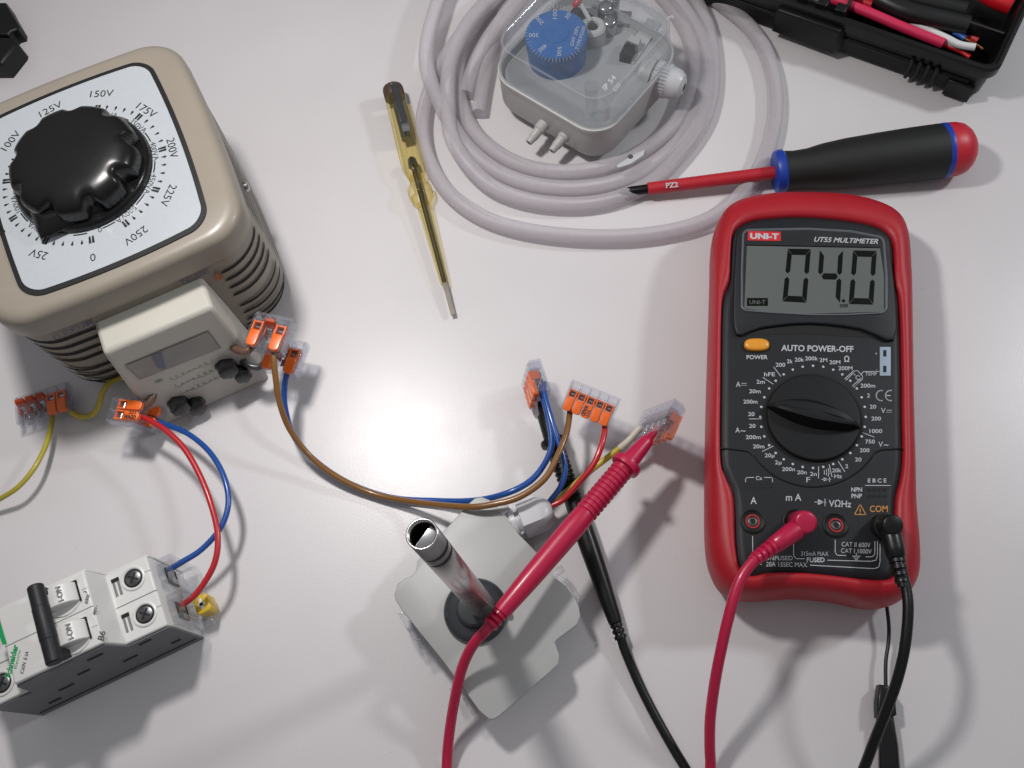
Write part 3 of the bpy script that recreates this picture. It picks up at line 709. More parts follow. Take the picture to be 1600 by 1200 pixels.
for z, d in ((24, 1.2), (27.6, 1.0), (28.6, -.2), (29.7, -1.8), (30.05, -2.6), (30.1, -3.6)): rings.append([(p[0], p[1], z) for p in offs(ic, d)])
mb.loft(rings); mb.build('front_case', M_mblack, MM.o, smooth=50)
HZ = 30.1
# raised display housing, its lower edge curved above a shallow groove
dh = [(1150,522),(1190,512),(1265,505),(1345,514),(1397,531),(1399,460),(1392,400),(1388,372),(1366,357),(1320,347),(1262,343),(1210,344),(1172,350),(1153,364),(1149,400),(1146,460)]
mb = MB(); mb.prism(smooth_loop(MM.poly(dh[::-1], 31.6), 3), 29.5, 31.9, .9); mb.build('display_housing', M_mblack, MM.o, smooth=50)
mb = MB(); cr = [(1146,524),(1190,514),(1265,506),(1345,515),(1399,533),(1345,527),(1265,522),(1190,523)]
mb.flat([tuple(MM.l(x, y, 30.2)) for x, y in reversed(cr)]); mb.build('groove_shade', M_hole, MM.o, smooth=0)  # flat black crescent: the groove's shade put into the colour
# low arc moulded round the dial
mb = MB(); pts = [MM.l(1271+112*math.cos(math.radians(a)), 650+111*math.sin(math.radians(a)), 30.1) for a in range(32, 151, 6)]; mb.tube(pts, .35, 6, 3)
mb.tube([MM.l(x, y, 30.1) for x, y in ((1126, 700), (1150, 703), (1170, 706), (1176, 712))], .4, 6); mb.tube([MM.l(x, y, 30.1) for x, y in ((1366, 708), (1378, 703), (1395, 702), (1410, 700))], .4, 6)
mb.build('moulded_ridge', M_mblack, MM.o, smooth=60)
# window
wz = 32.0
wn = [(1159,364),(1166,358),(1262,356),(1330,360),(1377,369),(1383,376),(1387,430),(1387,484),(1380,491),(1320,494),(1270,494),(1200,490),(1163,487),(1157,481),(1157,420)]
def dense(pts, k=3):
    o = []
    for i in range(len(pts)):
        a, b = pts[i], pts[(i+1) % len(pts)]
        for j in range(k): o.append((a[0]+(b[0]-a[0])*j/k, a[1]+(b[1]-a[1])*j/k))
    return o
wl_ = MM.poly(wn[::-1], wz); wl_ = rpoly(wl_, 1.2, 3)
if area2(wl_) < 0: wl_ = wl_[::-1]
mb = MB(); i2 = offs(wl_, -1.1)
mb.loft([[(p[0], p[1], 31.4) for p in wl_], [(p[0], p[1], 32.5) for p in offs(wl_, -.25)], [(p[0], p[1], 32.6) for p in offs(wl_, -.55)], [(p[0], p[1], 32.1) for p in i2]], False, False)
win = mb.build('display_window', M_rim, MM.o, smooth=50)
mb = MB(); mb.flat([(p[0], p[1], 32.05) for p in offs(wl_, -.9)]); mb.build('window_header', M_lcdhead, win, smooth=0)
mb = MB(); mb.flat([tuple(MM.l(x, y, 32.15)) for x, y in ((1163,482),(1200,487),(1270,490),(1381,487),(1381,430),(1375,388),(1270,386),(1167,384))][::1]); mb.build('display_screen', M_lcd, win, smooth=0)
mb = MB(); MM.line(mb, [(1166, 383), (1374, 387)], 2.2, 32.2)
def digit(TL, TR, BL, BR, segs, th=.21, thv=.115):
    TL, TR, BL, BR = map(Vector, (TL, TR, BL, BR))
    def pt(u, v): return (TL*(1-u)+TR*u)*(1-v)+(BL*(1-u)+BR*u)*v
    g = .012
    def poly(uv): mb.flat([tuple(MM.l(*pt(u, v), 32.22)) for u, v in uv])
    T, Vv = th, thv
    S_ = dict(a=[(g,0),(1-g,0),(1-T,Vv),(T,Vv)], d=[(T,1-Vv),(1-T,1-Vv),(1-g,1),(g,1)],
      f=[(0,g),(T-g,Vv),(T-g,.5-Vv/2-.02),(T/2,.5-.03),(0,.5-.07)], b=[(1,g),(1-T+g,Vv),(1-T+g,.5-Vv/2-.02),(1-T/2,.5-.03),(1,.5-.07)],
      e=[(0,1-g),(T-g,1-Vv),(T-g,.5+Vv/2+.02),(T/2,.5+.03),(0,.5+.07)], c=[(1,1-g),(1-T+g,1-Vv),(1-T+g,.5+Vv/2+.02),(1-T/2,.5+.03),(1,.5+.07)],
      g=[(T/2+.05,.5),(T+.03,.5-Vv/2),(1-T-.03,.5-Vv/2),(1-T/2-.05,.5),(1-T-.03,.5+Vv/2),(T+.03,.5+Vv/2)])
    for s_ in segs: poly(S_[s_])
digit((1231,388.5),(1267,389),(1222.5,471),(1260,473), 'abcdef')
digit((1281,390),(1317.5,390.5),(1275,473),(1312.5,474), 'fgbc')
digit((1333,391),(1370,392),(1326,475),(1364.5,476), 'abcdef')
MM.disc(mb, 1318, 470, .75, 32.22); MM.t(mb, '200', 1318.5, 477.5, 5, 32.22, 0, 13, .02)
mb.build('display_segments', M_seg, win, smooth=0)
mb = MB(); mb.flat([tuple(MM.l(x, y, 32.2)) for x, y in ((1167,478),(1200,478),(1200,465.5),(1167,465.5))]); mb.build('display_logo_box', M_seg, win, smooth=0)
mb = MB(); MM.t(mb, 'UNI-T', 1183.5, 472, 6, 32.3, 0, 25, .01); mb.build('display_logo', M_lcd, win, smooth=0)
mb = MB(); mb.flat([(p[0], p[1], 32.45) for p in offs(wl_, -.6)]); mb.build('display_glass', M_glass, win, smooth=0)
mb = MB(); mb.flat([tuple(MM.l(x, y, 32.2)) for x, y in ((1168,375.5),(1220,376.5),(1220,362),(1169,361))]); mb.build('red_badge', M_redlogo, win, smooth=0)
mb = MB(); MM.t(mb, 'UNI-T', 1194.5, 369, 8, 32.3, 1, 45, .05); mb.build('badge_print', M_mprint, win, smooth=0)
mb = MB(); MM.t(mb, 'UT55 MULTIMETER', 1322, 375.5, 7.2, 32.25, 2, 100, .02, .3); mb.build('header_print', M_mprint, win, smooth=0)
# power button
c_ = MM.l(1182, 540, HZ); mb = MB(); mb.M = Matrix.Translation(c_)
n = 40
def sell(a, b, z, e=2.6): return [(a*abs(math.cos(t))**(2/e)*(1 if math.cos(t) >= 0 else -1), b*abs(math.sin(t))**(2/e)*(1 if math.sin(t) >= 0 else -1), z) for t in [2*math.pi*i/n for i in range(n)]]
mb.loft([sell(5.7, 3.3, -.2), sell(5.7, 3.3, .12)]); mb.build('button_surround', M_hole, MM.o, smooth=40)
mb = MB(); mb.M = Matrix.Translation(c_); mb.loft([sell(5.2, 2.8, 0), sell(5.2, 2.8, 1.2), sell(4.9, 2.5, 1.7), sell(3.6, 1.7, 1.95), sell(1, .5, 2.0)]); mb.build('power_button', M_pbtn, MM.o, smooth=60)
# temperature socket
mb = MB(); mb.prism(MM.poly([(1374.5, 587.5), (1391.5, 587.5), (1391.5, 542.5), (1374.5, 542.5)], HZ), HZ-.3, HZ+.35, .1); so = mb.build('probe_socket', M_socket, MM.o)
mb = MB()
for y in (552, 576.5): mb.flat([tuple(MM.l(x, yy, HZ+.42)) for x, yy in ((1380, y+5), (1385, y+5), (1385, y-5), (1380, y-5))])
mb.build('socket_slot', M_hole, so, smooth=0)
# rotary dial
DM = MM.l(1271.5, 651, HZ+1.5)
mb = MB(); mb.M = Matrix.Translation((DM.x, DM.y, 0)); mb.lathe([(30.0, 20.1), (30.16, 20.1)], 64); mb.build('dial_gap', M_hole, MM.o)
mb = MB(); mb.M = Matrix.Translation((DM.x, DM.y, 0)); mb.lathe([(29.8, 18.9), (31.4, 18.7), (31.9, 18.2), (32.0, 17.4), (32.0, .1)], 72)
dial = mb.build('rotary_dial', M_mblack2, MM.o, smooth=35)
e0 = MM.l(1197, 633, 33); e1 = MM.l(1345, 667, 33); ax_ = (e1-e0); Lh = ax_.length; an = math.atan2(ax_.y, ax_.x)
mb = MB(); mb.M = Matrix.Translation((e0.x, e0.y, 0)) @ Matrix.Rotation(an, 4, 'Z')
bot, top = [], []
N_ = 28
for i in range(N_+1):
    t = i/N_; x = t*Lh; wu = 7.4*math.sin(math.pi*t)**.8; wd = 5.0*math.sin(math.pi*t)**.8
    bot.append((x, wu, wd))
rb = [(x, u, 31.9) for x, u, d in bot]+[(x, -d, 31.9) for x, u, d in reversed(bot)][1:-1]
rt = [(x, u*.50-.2, 31.9+6.2*(1-abs(2*(x/Lh)-1)**3)**.5*1.0) for x, u, d in bot]+[(x, -d*.55-.2, 31.9+6.2*(1-abs(2*(x/Lh)-1)**3)**.5) for x, u, d in reversed(bot)][1:-1]
rm_ = [(x, u*.25-.3, z+.35) for (x, u, z) in rt]
mb.loft([rb, rt, rm_], False, True); mb.build('dial_handle', M_mblack2, dial, smooth=30)
# face printing
mb = MB(); Z = HZ+.12
def T(s_, x, y, h=6.0, w_=None, ang=0, b_=.02, sh=0): MM.t(mb, s_, x, y, h, Z, ang, w_, b_, sh)
T('POWER', 1183, 558, 6, 33); T('AUTO POWER-OFF', 1277, 544.5, 9, 113, 1)
T('TEMP', 1361, 584.3, 5, 18, 0, 0); T('+', 1369, 552.5, 4); T('-', 1370, 577, 4)
for s_, x, y, w_ in (('200',1219.5,570,15),('2k',1234,564.5,9),('20k',1249,562,14.5),('200k',1268,560,20),('2M',1286.5,562.5,12),('20M',1304.5,566,17),('200M',1321,575.3,22),
    ('200m',1356,602.5,23),('2',1357,618,4.5),('20',1364,635.5,10),('200',1369,654,15),('1000',1368.5,673.5,20),('750',1359.5,690,15),('200',1351,703.5,15),('20',1341,718,10),('2',1323,728.5,4.5),('20k',1307.5,735,14.5),('Hz',1309.5,744,12),
    ('2n',1271,740.5,10.5),('20n',1253,738,15),('200n',1232,733,20),('2\u00b5',1216,722.5,10),('20\u00b5',1202.5,711.5,15),('20m',1185.5,697.5,18),('200m',1177,683,23.5),('20',1175.5,665.5,10),('20',1174,647,10),('200m',1172.5,627.5,22),('20m',1179.5,611.3,18),('2m',1188.5,596.5,13),('hFE',1202.5,584.8,17)): T(s_, x, y, 5.9, w_, 0, .012)
T('\u03a9', 1323, 561, 8.5, 8); T('\u00b0C', 1338, 589, 6.5, 10, 20, 0); T('F', 1263, 749.5, 8, 6, 0, 0)
T('A', 1153.5, 600.5, 8, 7, 0, 0); T('A', 1152.5, 672, 8, 7, 0, 0); T('~', 1161, 672.5, 8, 7.5, 0, .01); T('V', 1380, 641.5, 8, 7, 0, 0); T('V', 1376, 694, 8, 7, 0, 0); T('~', 1384.5, 694.5, 8, 7.5, 0, .01)
for x0, y0 in ((1158.5, 600), (1385.5, 642)):
    MM.line(mb, [(x0, y0-1), (x0+8, y0-1)], .8, Z)
    for k in range(3): MM.line(mb, [(x0+k*3, y0+2), (x0+1.8+k*3, y0+2)], .8, Z)
for cx_ in (1377, 1391.5): MM.line(mb, [(cx_+8*math.cos(math.radians(q)), 618+8*math.sin(math.radians(q))) for q in range(80, 281, 20)], 1.7, Z)
MM.line(mb, [(1384, 618), (1391, 618)], 1.5, Z)
for a_ in range(32):
    t = math.radians(-90+a_*11.25); MM.disc(mb, 1270.3+82.4*math.cos(t), 651.3+79.8*math.sin(t), .52, Z, 10)
for ln in (((1209,573.5),(1220,588)),((1192,590),(1208,600)),((1170.5,654.5),(1190,654.5)),((1191,705.5),(1208,697)),((1279,729),(1279,747)),((1295.5,726),(1300,745)),((1310,721),(1320,737)),((1348,676),(1366,683)),((1320,592),(1333,580)),((1322,594),(1334,582)),((1334,605),(1347,593)),((1332,603),(1345,591)),
    ((1333,580),(1340,579),(1348,588),(1347,592),(1336,603)),((1345,586),(1349,580.5),(1374,580.5)),
    ((1165,753),(1165,748),(1167,746),(1178,746)),((1194,746),(1205,746),(1207,748),(1207,753)),((1352,758.5),(1391,758.5)),
    ((1288,735),(1288,741)),((1291,733.5),(1292,738),(1291,742)),((1294,732),(1295.5,738),(1294,744)),((1284,749),(1298,749)),((1296,745.5),(1296,752.5)),
    ((1273,784.5),(1291,785)),((1289,779.5),(1289,790.5)),
    ((1176,838),(1176,880),(1190,882)),((1240,848),(1240,868),(1244,873),(1257,873)),((1293,875.3),(1362,877),(1369,875),(1371,868),(1371,846)),((1305,844),(1305,863),(1308,867.5),(1322,868)),((1353,870),(1363,870),(1367,866),(1367,846)),((1266,883),(1366,888.5),(1373,886),(1375,878),(1375,850)),
    ((1332,869),(1344,869)),((1334,871.8),(1342,871.8)),((1336,874.5),(1340,874.5)),((1338,864.5),(1338,869))):
    MM.line(mb, list(ln), 1.05, Z)
mb.flat([tuple(MM.l(x, y, Z)) for x, y in ((1278,789),(1288,784.7),(1278,780))]); mb.flat([tuple(MM.l(x, y, Z)) for x, y in ((1287,752),(1295,749),(1287,746))])
T('Cx', 1186, 747, 6, 10, 0, .01); T('E B C E', 1370.5, 750.8, 6, 29, 0, .02); T('NPN', 1338.5, 765, 6.5, 17, 0, .02); T('PNP', 1338.5, 775, 6.5, 16.5, 0, .02)
T('A', 1177.5, 782, 10.5, 9.5, 0, .01); T('m A', 1240, 777, 10.5, 24, 0, .01); T('V\u03a9Hz', 1312.5, 787, 10, 35, 2, .01)
T('UNFUSED', 1217, 872, 6.6, 43, 0, .0); T('20A 15SEC MAX', 1229, 882, 7, 64, 1, .0); T('315mA MAX', 1273, 865, 6.6, 43, 0, .0); T('FUSED', 1274.5, 874.8, 7, 28, 0, .02); T('CAT II 600V', 1337.5, 851, 7, 45, 2, .0); T('CAT I 1000V', 1338, 861, 7, 48, 2, .0)
mb.build('face_print', M_mprint, MM.o, smooth=0)
mb = MB(); MM.line(mb, [(1335, 804), (1344, 788), (1353, 804), (1335, 804)], 1.3, Z); T('!', 1344, 799, 8, 2); T('COM', 1373, 795, 9.5, 28, 0, .01); mb.build('warning_print', M_oprint, MM.o, smooth=0)
mb = MB()
for x in (1172.5, 1199): mb.flat([tuple(MM.l(a, b, Z)) for a, b in ((x-9, 762.5), (x+9, 762.5), (x+9, 755.5), (x-9, 755.5))])
mb.build('capacitor_slot', M_hole, MM.o, smooth=0)
mb = MB()
for y in (765, 775.5):
    for k in range(4): MM.disc(mb, 1358+8*k, y, .72, Z, 12)
mb.build('transistor_socket', M_hole, MM.o, smooth=0)
def jack(px, py):
    c = MM.l(px, py, HZ); M0 = Matrix.Translation((c.x, c.y, 0)); n = 32
    ring = lambda r, z: [(r*math.cos(2*math.pi*i/n), r*math.sin(2*math.pi*i/n), z) for i in range(n)]
    mb = MB(); mb.M = M0; mb.loft([ring(5.0, 30.0), ring(4.9, 30.5), ring(4.5, 30.65), ring(4.1, 30.3), ring(2.9, 30.2)], False, True); j = mb.build('jack', M_mblack2, MM.o)
    mb = MB(); mb.M = M0; mb.loft([ring(2.9, 30.2), ring(2.8, 30.6), ring(2.2, 30.6), ring(2.1, 30.25)], False, False); mb.build('jack_ring', M_jackred, j)
    mb = MB(); mb.M = M0; mb.flat(ring(2.15, 30.25)); mb.build('jack_hole', M_hole, j, smooth=0)
    mb = MB(); mb.M = M0; mb.loft([ring(1.7, 30.3), ring(1.35, 30.42), ring(1.1, 30.35)], False, False); mb.build('jack_contact', M_dsteel, j)
jack(1176, 815); jack(1306, 821); jack(1243, 815); jack(1379, 823)

# ================================================================== test leads
def probe_prof(kind):
    if kind == 'red':
        prof = [(0, .9), (1.5, 1.3), (7, 1.6), (9, 2.7), (26, 4.15), (26.4, 6.1), (28.2, 6.4), (29.6, 6.1), (29.9, 4.6)]
    else: prof = [(0, .8), (1.5, 1.2), (5, 1.5), (6, 2.4), (20, 3.3), (20.4, 5.4), (21.8, 5.7), (23.4, 5.4), (23.7, 3.8)]
    return prof
RL = Thing('test_lead', 'crimson test lead, its probe lying over the sensor and its plug in the mA jack', 'test lead', tuple(P(905, 820, 0)), 0, 'multimeter test leads')
A_ = RL.l(1031, 665, 27); B_ = RL.l(764, 979, 37); Lr = (B_-A_).length
mb = MB(); mb.M = axis(A_, B_)
prof = [(0, .85), (2, 1.35), (7, 1.7), (8.4, 2.7), (10, 3.0), (21, 3.9), (21.6, 6.1), (23, 6.35), (24.6, 6.1), (25, 4.3)]
z = 26.0
while z < 50: prof += [(z, 4.2), (z+.35, 4.75), (z+1.25, 4.75), (z+1.6, 4.2)]; z += 2.2
prof += [(51, 4.5), (58, 4.7), (66, 4.6), (Lr-24, 4.2), (Lr-8, 3.5), (Lr-6.8, 3.3)]
for k in range(3): zz = Lr-6.6+k*2.3; prof += [(zz, 2.6), (zz+.2, 3.1), (zz+1.3, 3.1), (zz+1.5, 2.3)]
prof += [(Lr+.5, 2.1)]
mb.lathe(prof, 36); mb.build('probe', M_lead, RL.o, smooth=50)
mb = MB(); mb.tube([RL.l(*p) for p in ((768,974,37),(757,987,36.5),(744,1001,34),(731,1022,30),(720,1050,25),(712,1085,19),(705,1125,12),(700,1165,7),(698,1200,4),(698,1240,2.4),(720,1300,2.3),(800,1345,2.3),(960,1350,2.3),(1060,1310,2.4),(1104,1250,3),(1110,1200,6),(1109,1165,11),(1110,1120,18),(1118,1060,27),(1130,1000,35),(1142,950,40),(1153,915,42),(1165,892,42.5),(1180,874,42.5))], 2.1, 14)
mb.build('cable', M_lead, RL.o, smooth=60)
mb = MB(); h0 = RL.l(1257, 818, 38); h1 = RL.l(1176, 876, 42.5); Lp = (h1-h0).length
mb.M = axis(h0, h1)
prof = [(0, 3.5), (3, 3.9), (8, 3.8), (11, 3.6), (Lp-11, 3.3)]
for k in range(4): zz = Lp-10.4+k*2.5; prof += [(zz, 2.6), (zz+.25, 3.15-.15*k), (zz+1.5, 3.1-.15*k), (zz+1.75, 2.45-.1*k)]
prof += [(Lp+.4, 2.1)]
mb.lathe(prof, 28)
c = RL.l(1260, 816, 43); c2 = RL.l(1247, 815, 30.5)
mb.M = axis(c2, c); Lq = (c-c2).length; mb.lathe([(0, 3.6), (1, 4.2), (Lq-3, 4.4), (Lq-1, 4.3), (Lq-.3, 3.9), (Lq, 3.2)], 32)
mb.build('plug', M_lead, RL.o, smooth=50)
BL_ = Thing('test_lead', 'black test lead, its probe under the crimson one and its plug in the COM jack', 'test lead', tuple(P(930, 850, 0)), 0, 'multimeter test leads')
A_ = BL_.l(843, 627, 9); B_ = BL_.l(971, 1000, 5); Lr = (B_-A_).length
mb = MB(); mb.M = axis(A_, B_)
prof = [(0, .8), (1.5, 1.5), (6, 2.3), (7, 3.3), (18.5, 3.8), (19, 5.6), (20.4, 5.9), (21.6, 5.6), (22, 3.8)]
z = 23.0
while z < 46: prof += [(z, 3.5), (z+.35, 4.1), (z+1.25, 4.1), (z+1.6, 3.5)]; z += 2.2
prof += [(47, 4.0), (60, 4.3), (70, 4.2), (Lr-24, 3.7), (Lr-8, 2.9), (Lr-7, 2.7)]
for k in range(3): zz = Lr-6.8+k*2.4; prof += [(zz, 2.1), (zz+.2, 2.6), (zz+1.4, 2.6), (zz+1.6, 1.9)]
prof += [(Lr+.4, 1.8)]
mb.lathe(prof, 32); mb.build('probe', M_leadblk, BL_.o, smooth=50)
mb = MB(); mb.tube([BL_.l(*p) for p in ((970,995,5),(974,1010,4),(984,1035,3),(1003,1078,2.2),(1030,1130,2),(1066,1192,2),(1100,1240,2),(1180,1290,2),(1290,1300,3),(1330,1250,8),(1350,1200,14),(1366,1158,20),(1385,1110,27),(1402,1062,33),(1414,1010,38),(1419,955,40),(1416,920,40),(1408,890,40))], 1.95, 14)
mb.build('cable', M_leadblk, BL_.o, smooth=60)
mb = MB(); h0 = BL_.l(1390, 826, 38); h1 = BL_.l(1412, 918, 40); Lp = (h1-h0).length; mb.M = axis(h0, h1)
prof = [(0, 3.4), (3, 3.8), (8, 3.7), (Lp-11.4, 3.3)]
for k in range(4): zz = Lp-10.8+k*2.5; prof += [(zz, 2.5), (zz+.25, 3.1-.15*k), (zz+1.5, 3.1-.15*k), (zz+1.75, 2.4-.1*k)]
prof += [(Lp, 2.0)]; mb.lathe(prof, 28)
c = BL_.l(1396, 820, 43); c2 = BL_.l(1380, 823, 30.5)
mb.M = axis(c2, c); Lq = (c-c2).length; mb.lathe([(0, 5.0), (5, 4.9), (5.2, 4.2), (Lq-3, 4.1), (Lq-1, 4.0), (Lq-.3, 3.6), (Lq, 3.0)], 32)
mb.build('plug', M_leadblk, BL_.o, smooth=50)
# thin lead with a flat connector coming out from beneath the meter
TC = Thing('thin_lead', 'thin black lead with a flat black connector below the multimeter', 'lead', tuple(P(1386, 1090, 0)), 0)
mb = MB(); mb.tube([TC.l(*p) for p in ((1383,925,6),(1386,950,6),(1389,980,5.5),(1388,1005,5),(1384,1035,5),(1384,1078,5))], .75, 8); mb.build('thin_cord', M_leadblk, TC.o)
mb = MB(); mb.prism(TC.poly([(1371,1097),(1375,1069),(1389,1071),(1399,1084),(1402,1117),(1396,1120),(1372,1121)], 7), 1.5, 7, 1)
mb.build('connector_body', M_leadblk, TC.o)
mb = MB(); mb.loft([[tuple(TC.l(x, y, h)) for x, y, h in ring] for ring in (((1374,1118,1),(1396,1118,1),(1395,1118,6),(1375,1118,6)), ((1372,1165,.4),(1404,1165,.4),(1402,1165,5.5),(1374,1165,5.5)), ((1372,1240,.4),(1410,1240,.4),(1408,1240,5.5),(1375,1240,5.5)))])
mb.build('flat_strap', M_leadblk, TC.o, bevel=.8)

# ================================================================== voltage tester
VT = Thing('voltage_tester', 'small transparent yellow screwdriver voltage tester with a metal pocket clip', 'tester', tuple(P(650, 300, 0)), 0)
A_ = VT.l(613, 136, 8); B_ = VT.l(708, 492, 3); Lt = (B_-A_).length; ppx = Lt/math.hypot(95, 356)
u = lambda px: px*ppx
MT = axis(A_, B_)
mb = MB(); mb.M = MT; mb.lathe([(0, 4.2), (.8, 5.2), (2.0, 5.5), (u(19), 5.5), (u(20), 5.2)], 32); mb.build('end_cap', M_tcap, VT.o)
def flute(prof, n, amp):
    rings = []
    for z_, r_ in prof: rings.append([(r_*(1-amp*max(0, math.cos(n*t))**2)*math.cos(t), r_*(1-amp*max(0, math.cos(n*t))**2)*math.sin(t), z_) for t in [2*math.pi*i/96 for i in range(96)]])
    return rings
mb = MB(); mb.M = MT; mb.loft(flute([(u(18), 5.2), (u(21), 5.6), (u(60), 5.7), (u(120), 6.2), (u(138), 6.1), (u(150), 4.9), (u(156), 4.1)], 10, .09))
mb.build('handle', M_tyel, VT.o, smooth=45)
mb = MB(); mb.M = MT; mb.loft(flute([(u(156), 4.1), (u(168), 4.2), (u(172), 6.0), (u(176), 6.5), (u(188), 6.3), (u(196), 4.2), (u(199), 3.6)], 6, .13)); mb.build('collar', M_tyel, VT.o, smooth=40)
mb = MB(); mb.M = MT; mb.lathe([(u(199), 3.5), (u(210), 3.5), (u(318), 2.25), (u(323), 2.1)], 24); mb.build('shaft_sleeve', M_tyel, VT.o, smooth=40)
mb = MB(); mb.M = MT; mb.lathe([(u(135), 1.0), (u(150), 1.4), (u(323), 1.1), (u(324), 1.2)], 14)
mb.loft([[(x*1.2, y*1.2, u(322)) for x, y in ((-1,-1),(1,-1),(1,1),(-1,1))], [(x*1.1, y*.8, u(345)) for x, y in ((-1,-1),(1,-1),(1,1),(-1,1))], [(x*1.05, y*.3, Lt) for x, y in ((-1,-1),(1,-1),(1,1),(-1,1))]])
mb.build('blade', M_tblade, VT.o, smooth=40)
mb = MB(); mb.M = MT; mb.lathe([(u(122), .8), (u(126), 2.2), (u(138), 2.6), (u(140), 1.2)], 16); mb.lathe([(u(30), 2.4), (u(92), 2.4)], 16); mb.build('contact', M_dsteel, VT.o)
mb = MB(); mb.M = MT @ Matrix.Rotation(math.radians(-12), 4, 'Z'); mb.box(-1.9, 1.9, 5.6, 6.5, u(8), u(90)); mb.box(-1.9, 1.9, 3.5, 6.5, u(7), u(9.5))
cl_ = mb.build('pocket_clip', M_dsteel, VT.o, bevel=.4)
mb = MB(); mb.M = MT @ Matrix.Rotation(math.radians(-12), 4, 'Z'); mb.loft([[(1.9*math.cos(t), 6.3+.9*max(0, math.sin(math.pi*k/6)), u(76)+(u(16))*k/6) if False else (1.9*(i/4*2-1), 6.2+1.3*math.sin(math.pi*k/6), u(74)+u(17)*k/6) for i, t in enumerate((0, 1, 2, 3, 4))] for k in range(7)], False, False, closed=False)
mb.build('clip_tip', M_steel, cl_, smooth=60)

# ================================================================== screwdriver
SD = Thing('screwdriver', 'red and black insulated cross-head screwdriver with a blue collar above the multimeter', 'screwdriver', tuple(P(1300, 270, 0)), 0)
A_ = SD.l(1524, 229, 13.2); B_ = SD.l(967, 301, 6); Ld = (B_-A_).length; k_ = Ld/math.hypot(557, 72)
u = lambda px: px*k_
MD = axis(A_, B_)
def R_(px): return px*.292
mb = MB(); mb.M = MD; mb.lathe([(0, 1), (u(1), R_(12)), (u(4), R_(22)), (u(10), R_(32)), (u(19), R_(40)), (u(30), R_(43.5)), (u(42), R_(44.3)), (u(47), R_(44))], 40); mb.build('end_cap', M_hred, SD.o, smooth=60)
mb = MB(); mb.M = MD; mb.lathe([(u(44), R_(44.2)), (u(46), R_(44.6)), (u(51), R_(44.6)), (u(53), R_(44))], 40); mb.build('blue_ring', M_hblue, SD.o, smooth=40)
mb = MB(); mb.M = MD; rings = []
for px, r in ((50, 44.2), (56, 44.6), (100, 44.2), (150, 42.8), (200, 40.5), (235, 37), (258, 32.5), (280, 31.5), (292, 33), (298, 33.5)):
    rr = R_(r)
    rings.append([((rr*(1-.02*max(0, math.cos(3*t))))*math.cos(t), (rr*(1-.02*max(0, math.cos(3*t))))*math.sin(t), u(px)) for t in [2*math.pi*i/60 for i in range(60)]])
mb.loft(rings); mb.build('grip', M_hgrip, SD.o, smooth=60)
mb = MB(); mb.M = MD; mb.lathe([(u(296), R_(33)), (u(299), R_(36.2)), (u(306), R_(36.2)), (u(311), R_(34)), (u(313), R_(28))], 40); mb.build('collar', M_hblue, SD.o, smooth=40)
mb = MB(); mb.M = MD; mb.lathe([(u(310), R_(11)), (u(514), R_(10.6)), (u(515), R_(9.6))], 24); sh_ = mb.build('shaft', M_shred, SD.o)
mb = MB(); c_ = SD.l(1050, 289.2, 10.2); e_ = SD.l(1051, 289.0, 10.2)-c_; cc = SD.l(1050, 289.2, 10.3)
SD.t(mb, 'PZ2', 1050, 289, 7.5, 10.3, -6, 19, .02); mb.build('shaft_print', M_mprint, sh_, smooth=0)
mb = MB(); mb.M = MD; rings = []
for px, r, am in ((512, 8, 0), (540, 8, 0), (546, 7.4, .25), (556, 4.5, .45), (560, 2.2, .4), (562, .8, 0)):
    rr = R_(r); rings.append([(rr*(1-am*abs(math.cos(2*t))**3)*math.cos(t), rr*(1-am*abs(math.cos(2*t))**3)*math.sin(t), u(px)) for t in [2*math.pi*i/40 for i in range(40)]])
mb.loft(rings); mb.build('tip', M_tip, SD.o, smooth=40)

# ================================================================== duct sensor
DS = Thing('flow_sensor', 'grey duct sensor with a steel tube standing up from its round dark flange', 'sensor', tuple(P(760, 960, 0)), 0)
ph = 18.0
pl_ = [(777,787),(786,800),(811,835),(839,863),(861,897),(884,915),(899,935),(905,950),(907,963),(902,976),(886,988),(871,999),(867,1004),(870,1013),(874,1024),(873,1037),(861,1049),(780,1119),(772,1124),(764,1124),(749,1111),(690,1030),(628,954),(618,937),(616,929),(621,912),(632,904),(644,899),(650,891),(652,876),(690,833),(735,784),(742,778),(752,776),(763,780)]
pp = DS.poly(pl_, ph)
if area2(pp) < 0: pp = pp[::-1]
mb = MB(); mb.prism(pp, ph-1.8, ph, .5); mb.build('cover_plate', M_sensor, DS.o, smooth=35)
mb = MB(); mb.prism(offs(pp, -4.0), 0.2, ph-1.8, 0); mb.build('housing', M_sbase, DS.o, smooth=35)
fc = DS.l(744, 955, ph)
mb = MB(); mb.M = Matrix.Translation((fc.x, fc.y, 0)); mb.lathe([(ph-.2, 13.0), (ph+1.4, 13.0), (ph+2.6, 12.4), (ph+3.8, 10.5), (ph+4.4, 8.2), (ph+4.6, 7.6), (ph+7.5, 7.0), (ph+8.2, 6.2), (ph+8.3, 5)], 56); fl = mb.build('flange', M_flange, DS.o, smooth=35)
for x, y in ((744, 909), (717, 973), (792, 955)):
    c = DS.l(x, y, ph+3.6); mb = MB(); mb.M = Matrix.Translation((c.x, c.y, ph+2.2)); mb.lathe([(0, 1.5), (1.4, 1.3), (1.8, .6)], 14); mb.build('flange_screw', M_steel, fl)
pb = DS.l(757, 950, ph+5); pt_ = DS.l(659, 834, 128); Lp = (pt_-pb).length; rp = 4.9
mb = MB(); mb.M = axis(pb, pt_); mb.lathe([(0, rp), (Lp, rp)], 48, cap=False)
n = 40
for z0, z1 in ((Lp-22.2, Lp-19.8), (Lp-17.2, Lp-14.6)):   # bridges beside the two cut slots
    for s0, s1 in ((26, 40), (0, 6), (26, 26)):
        pass

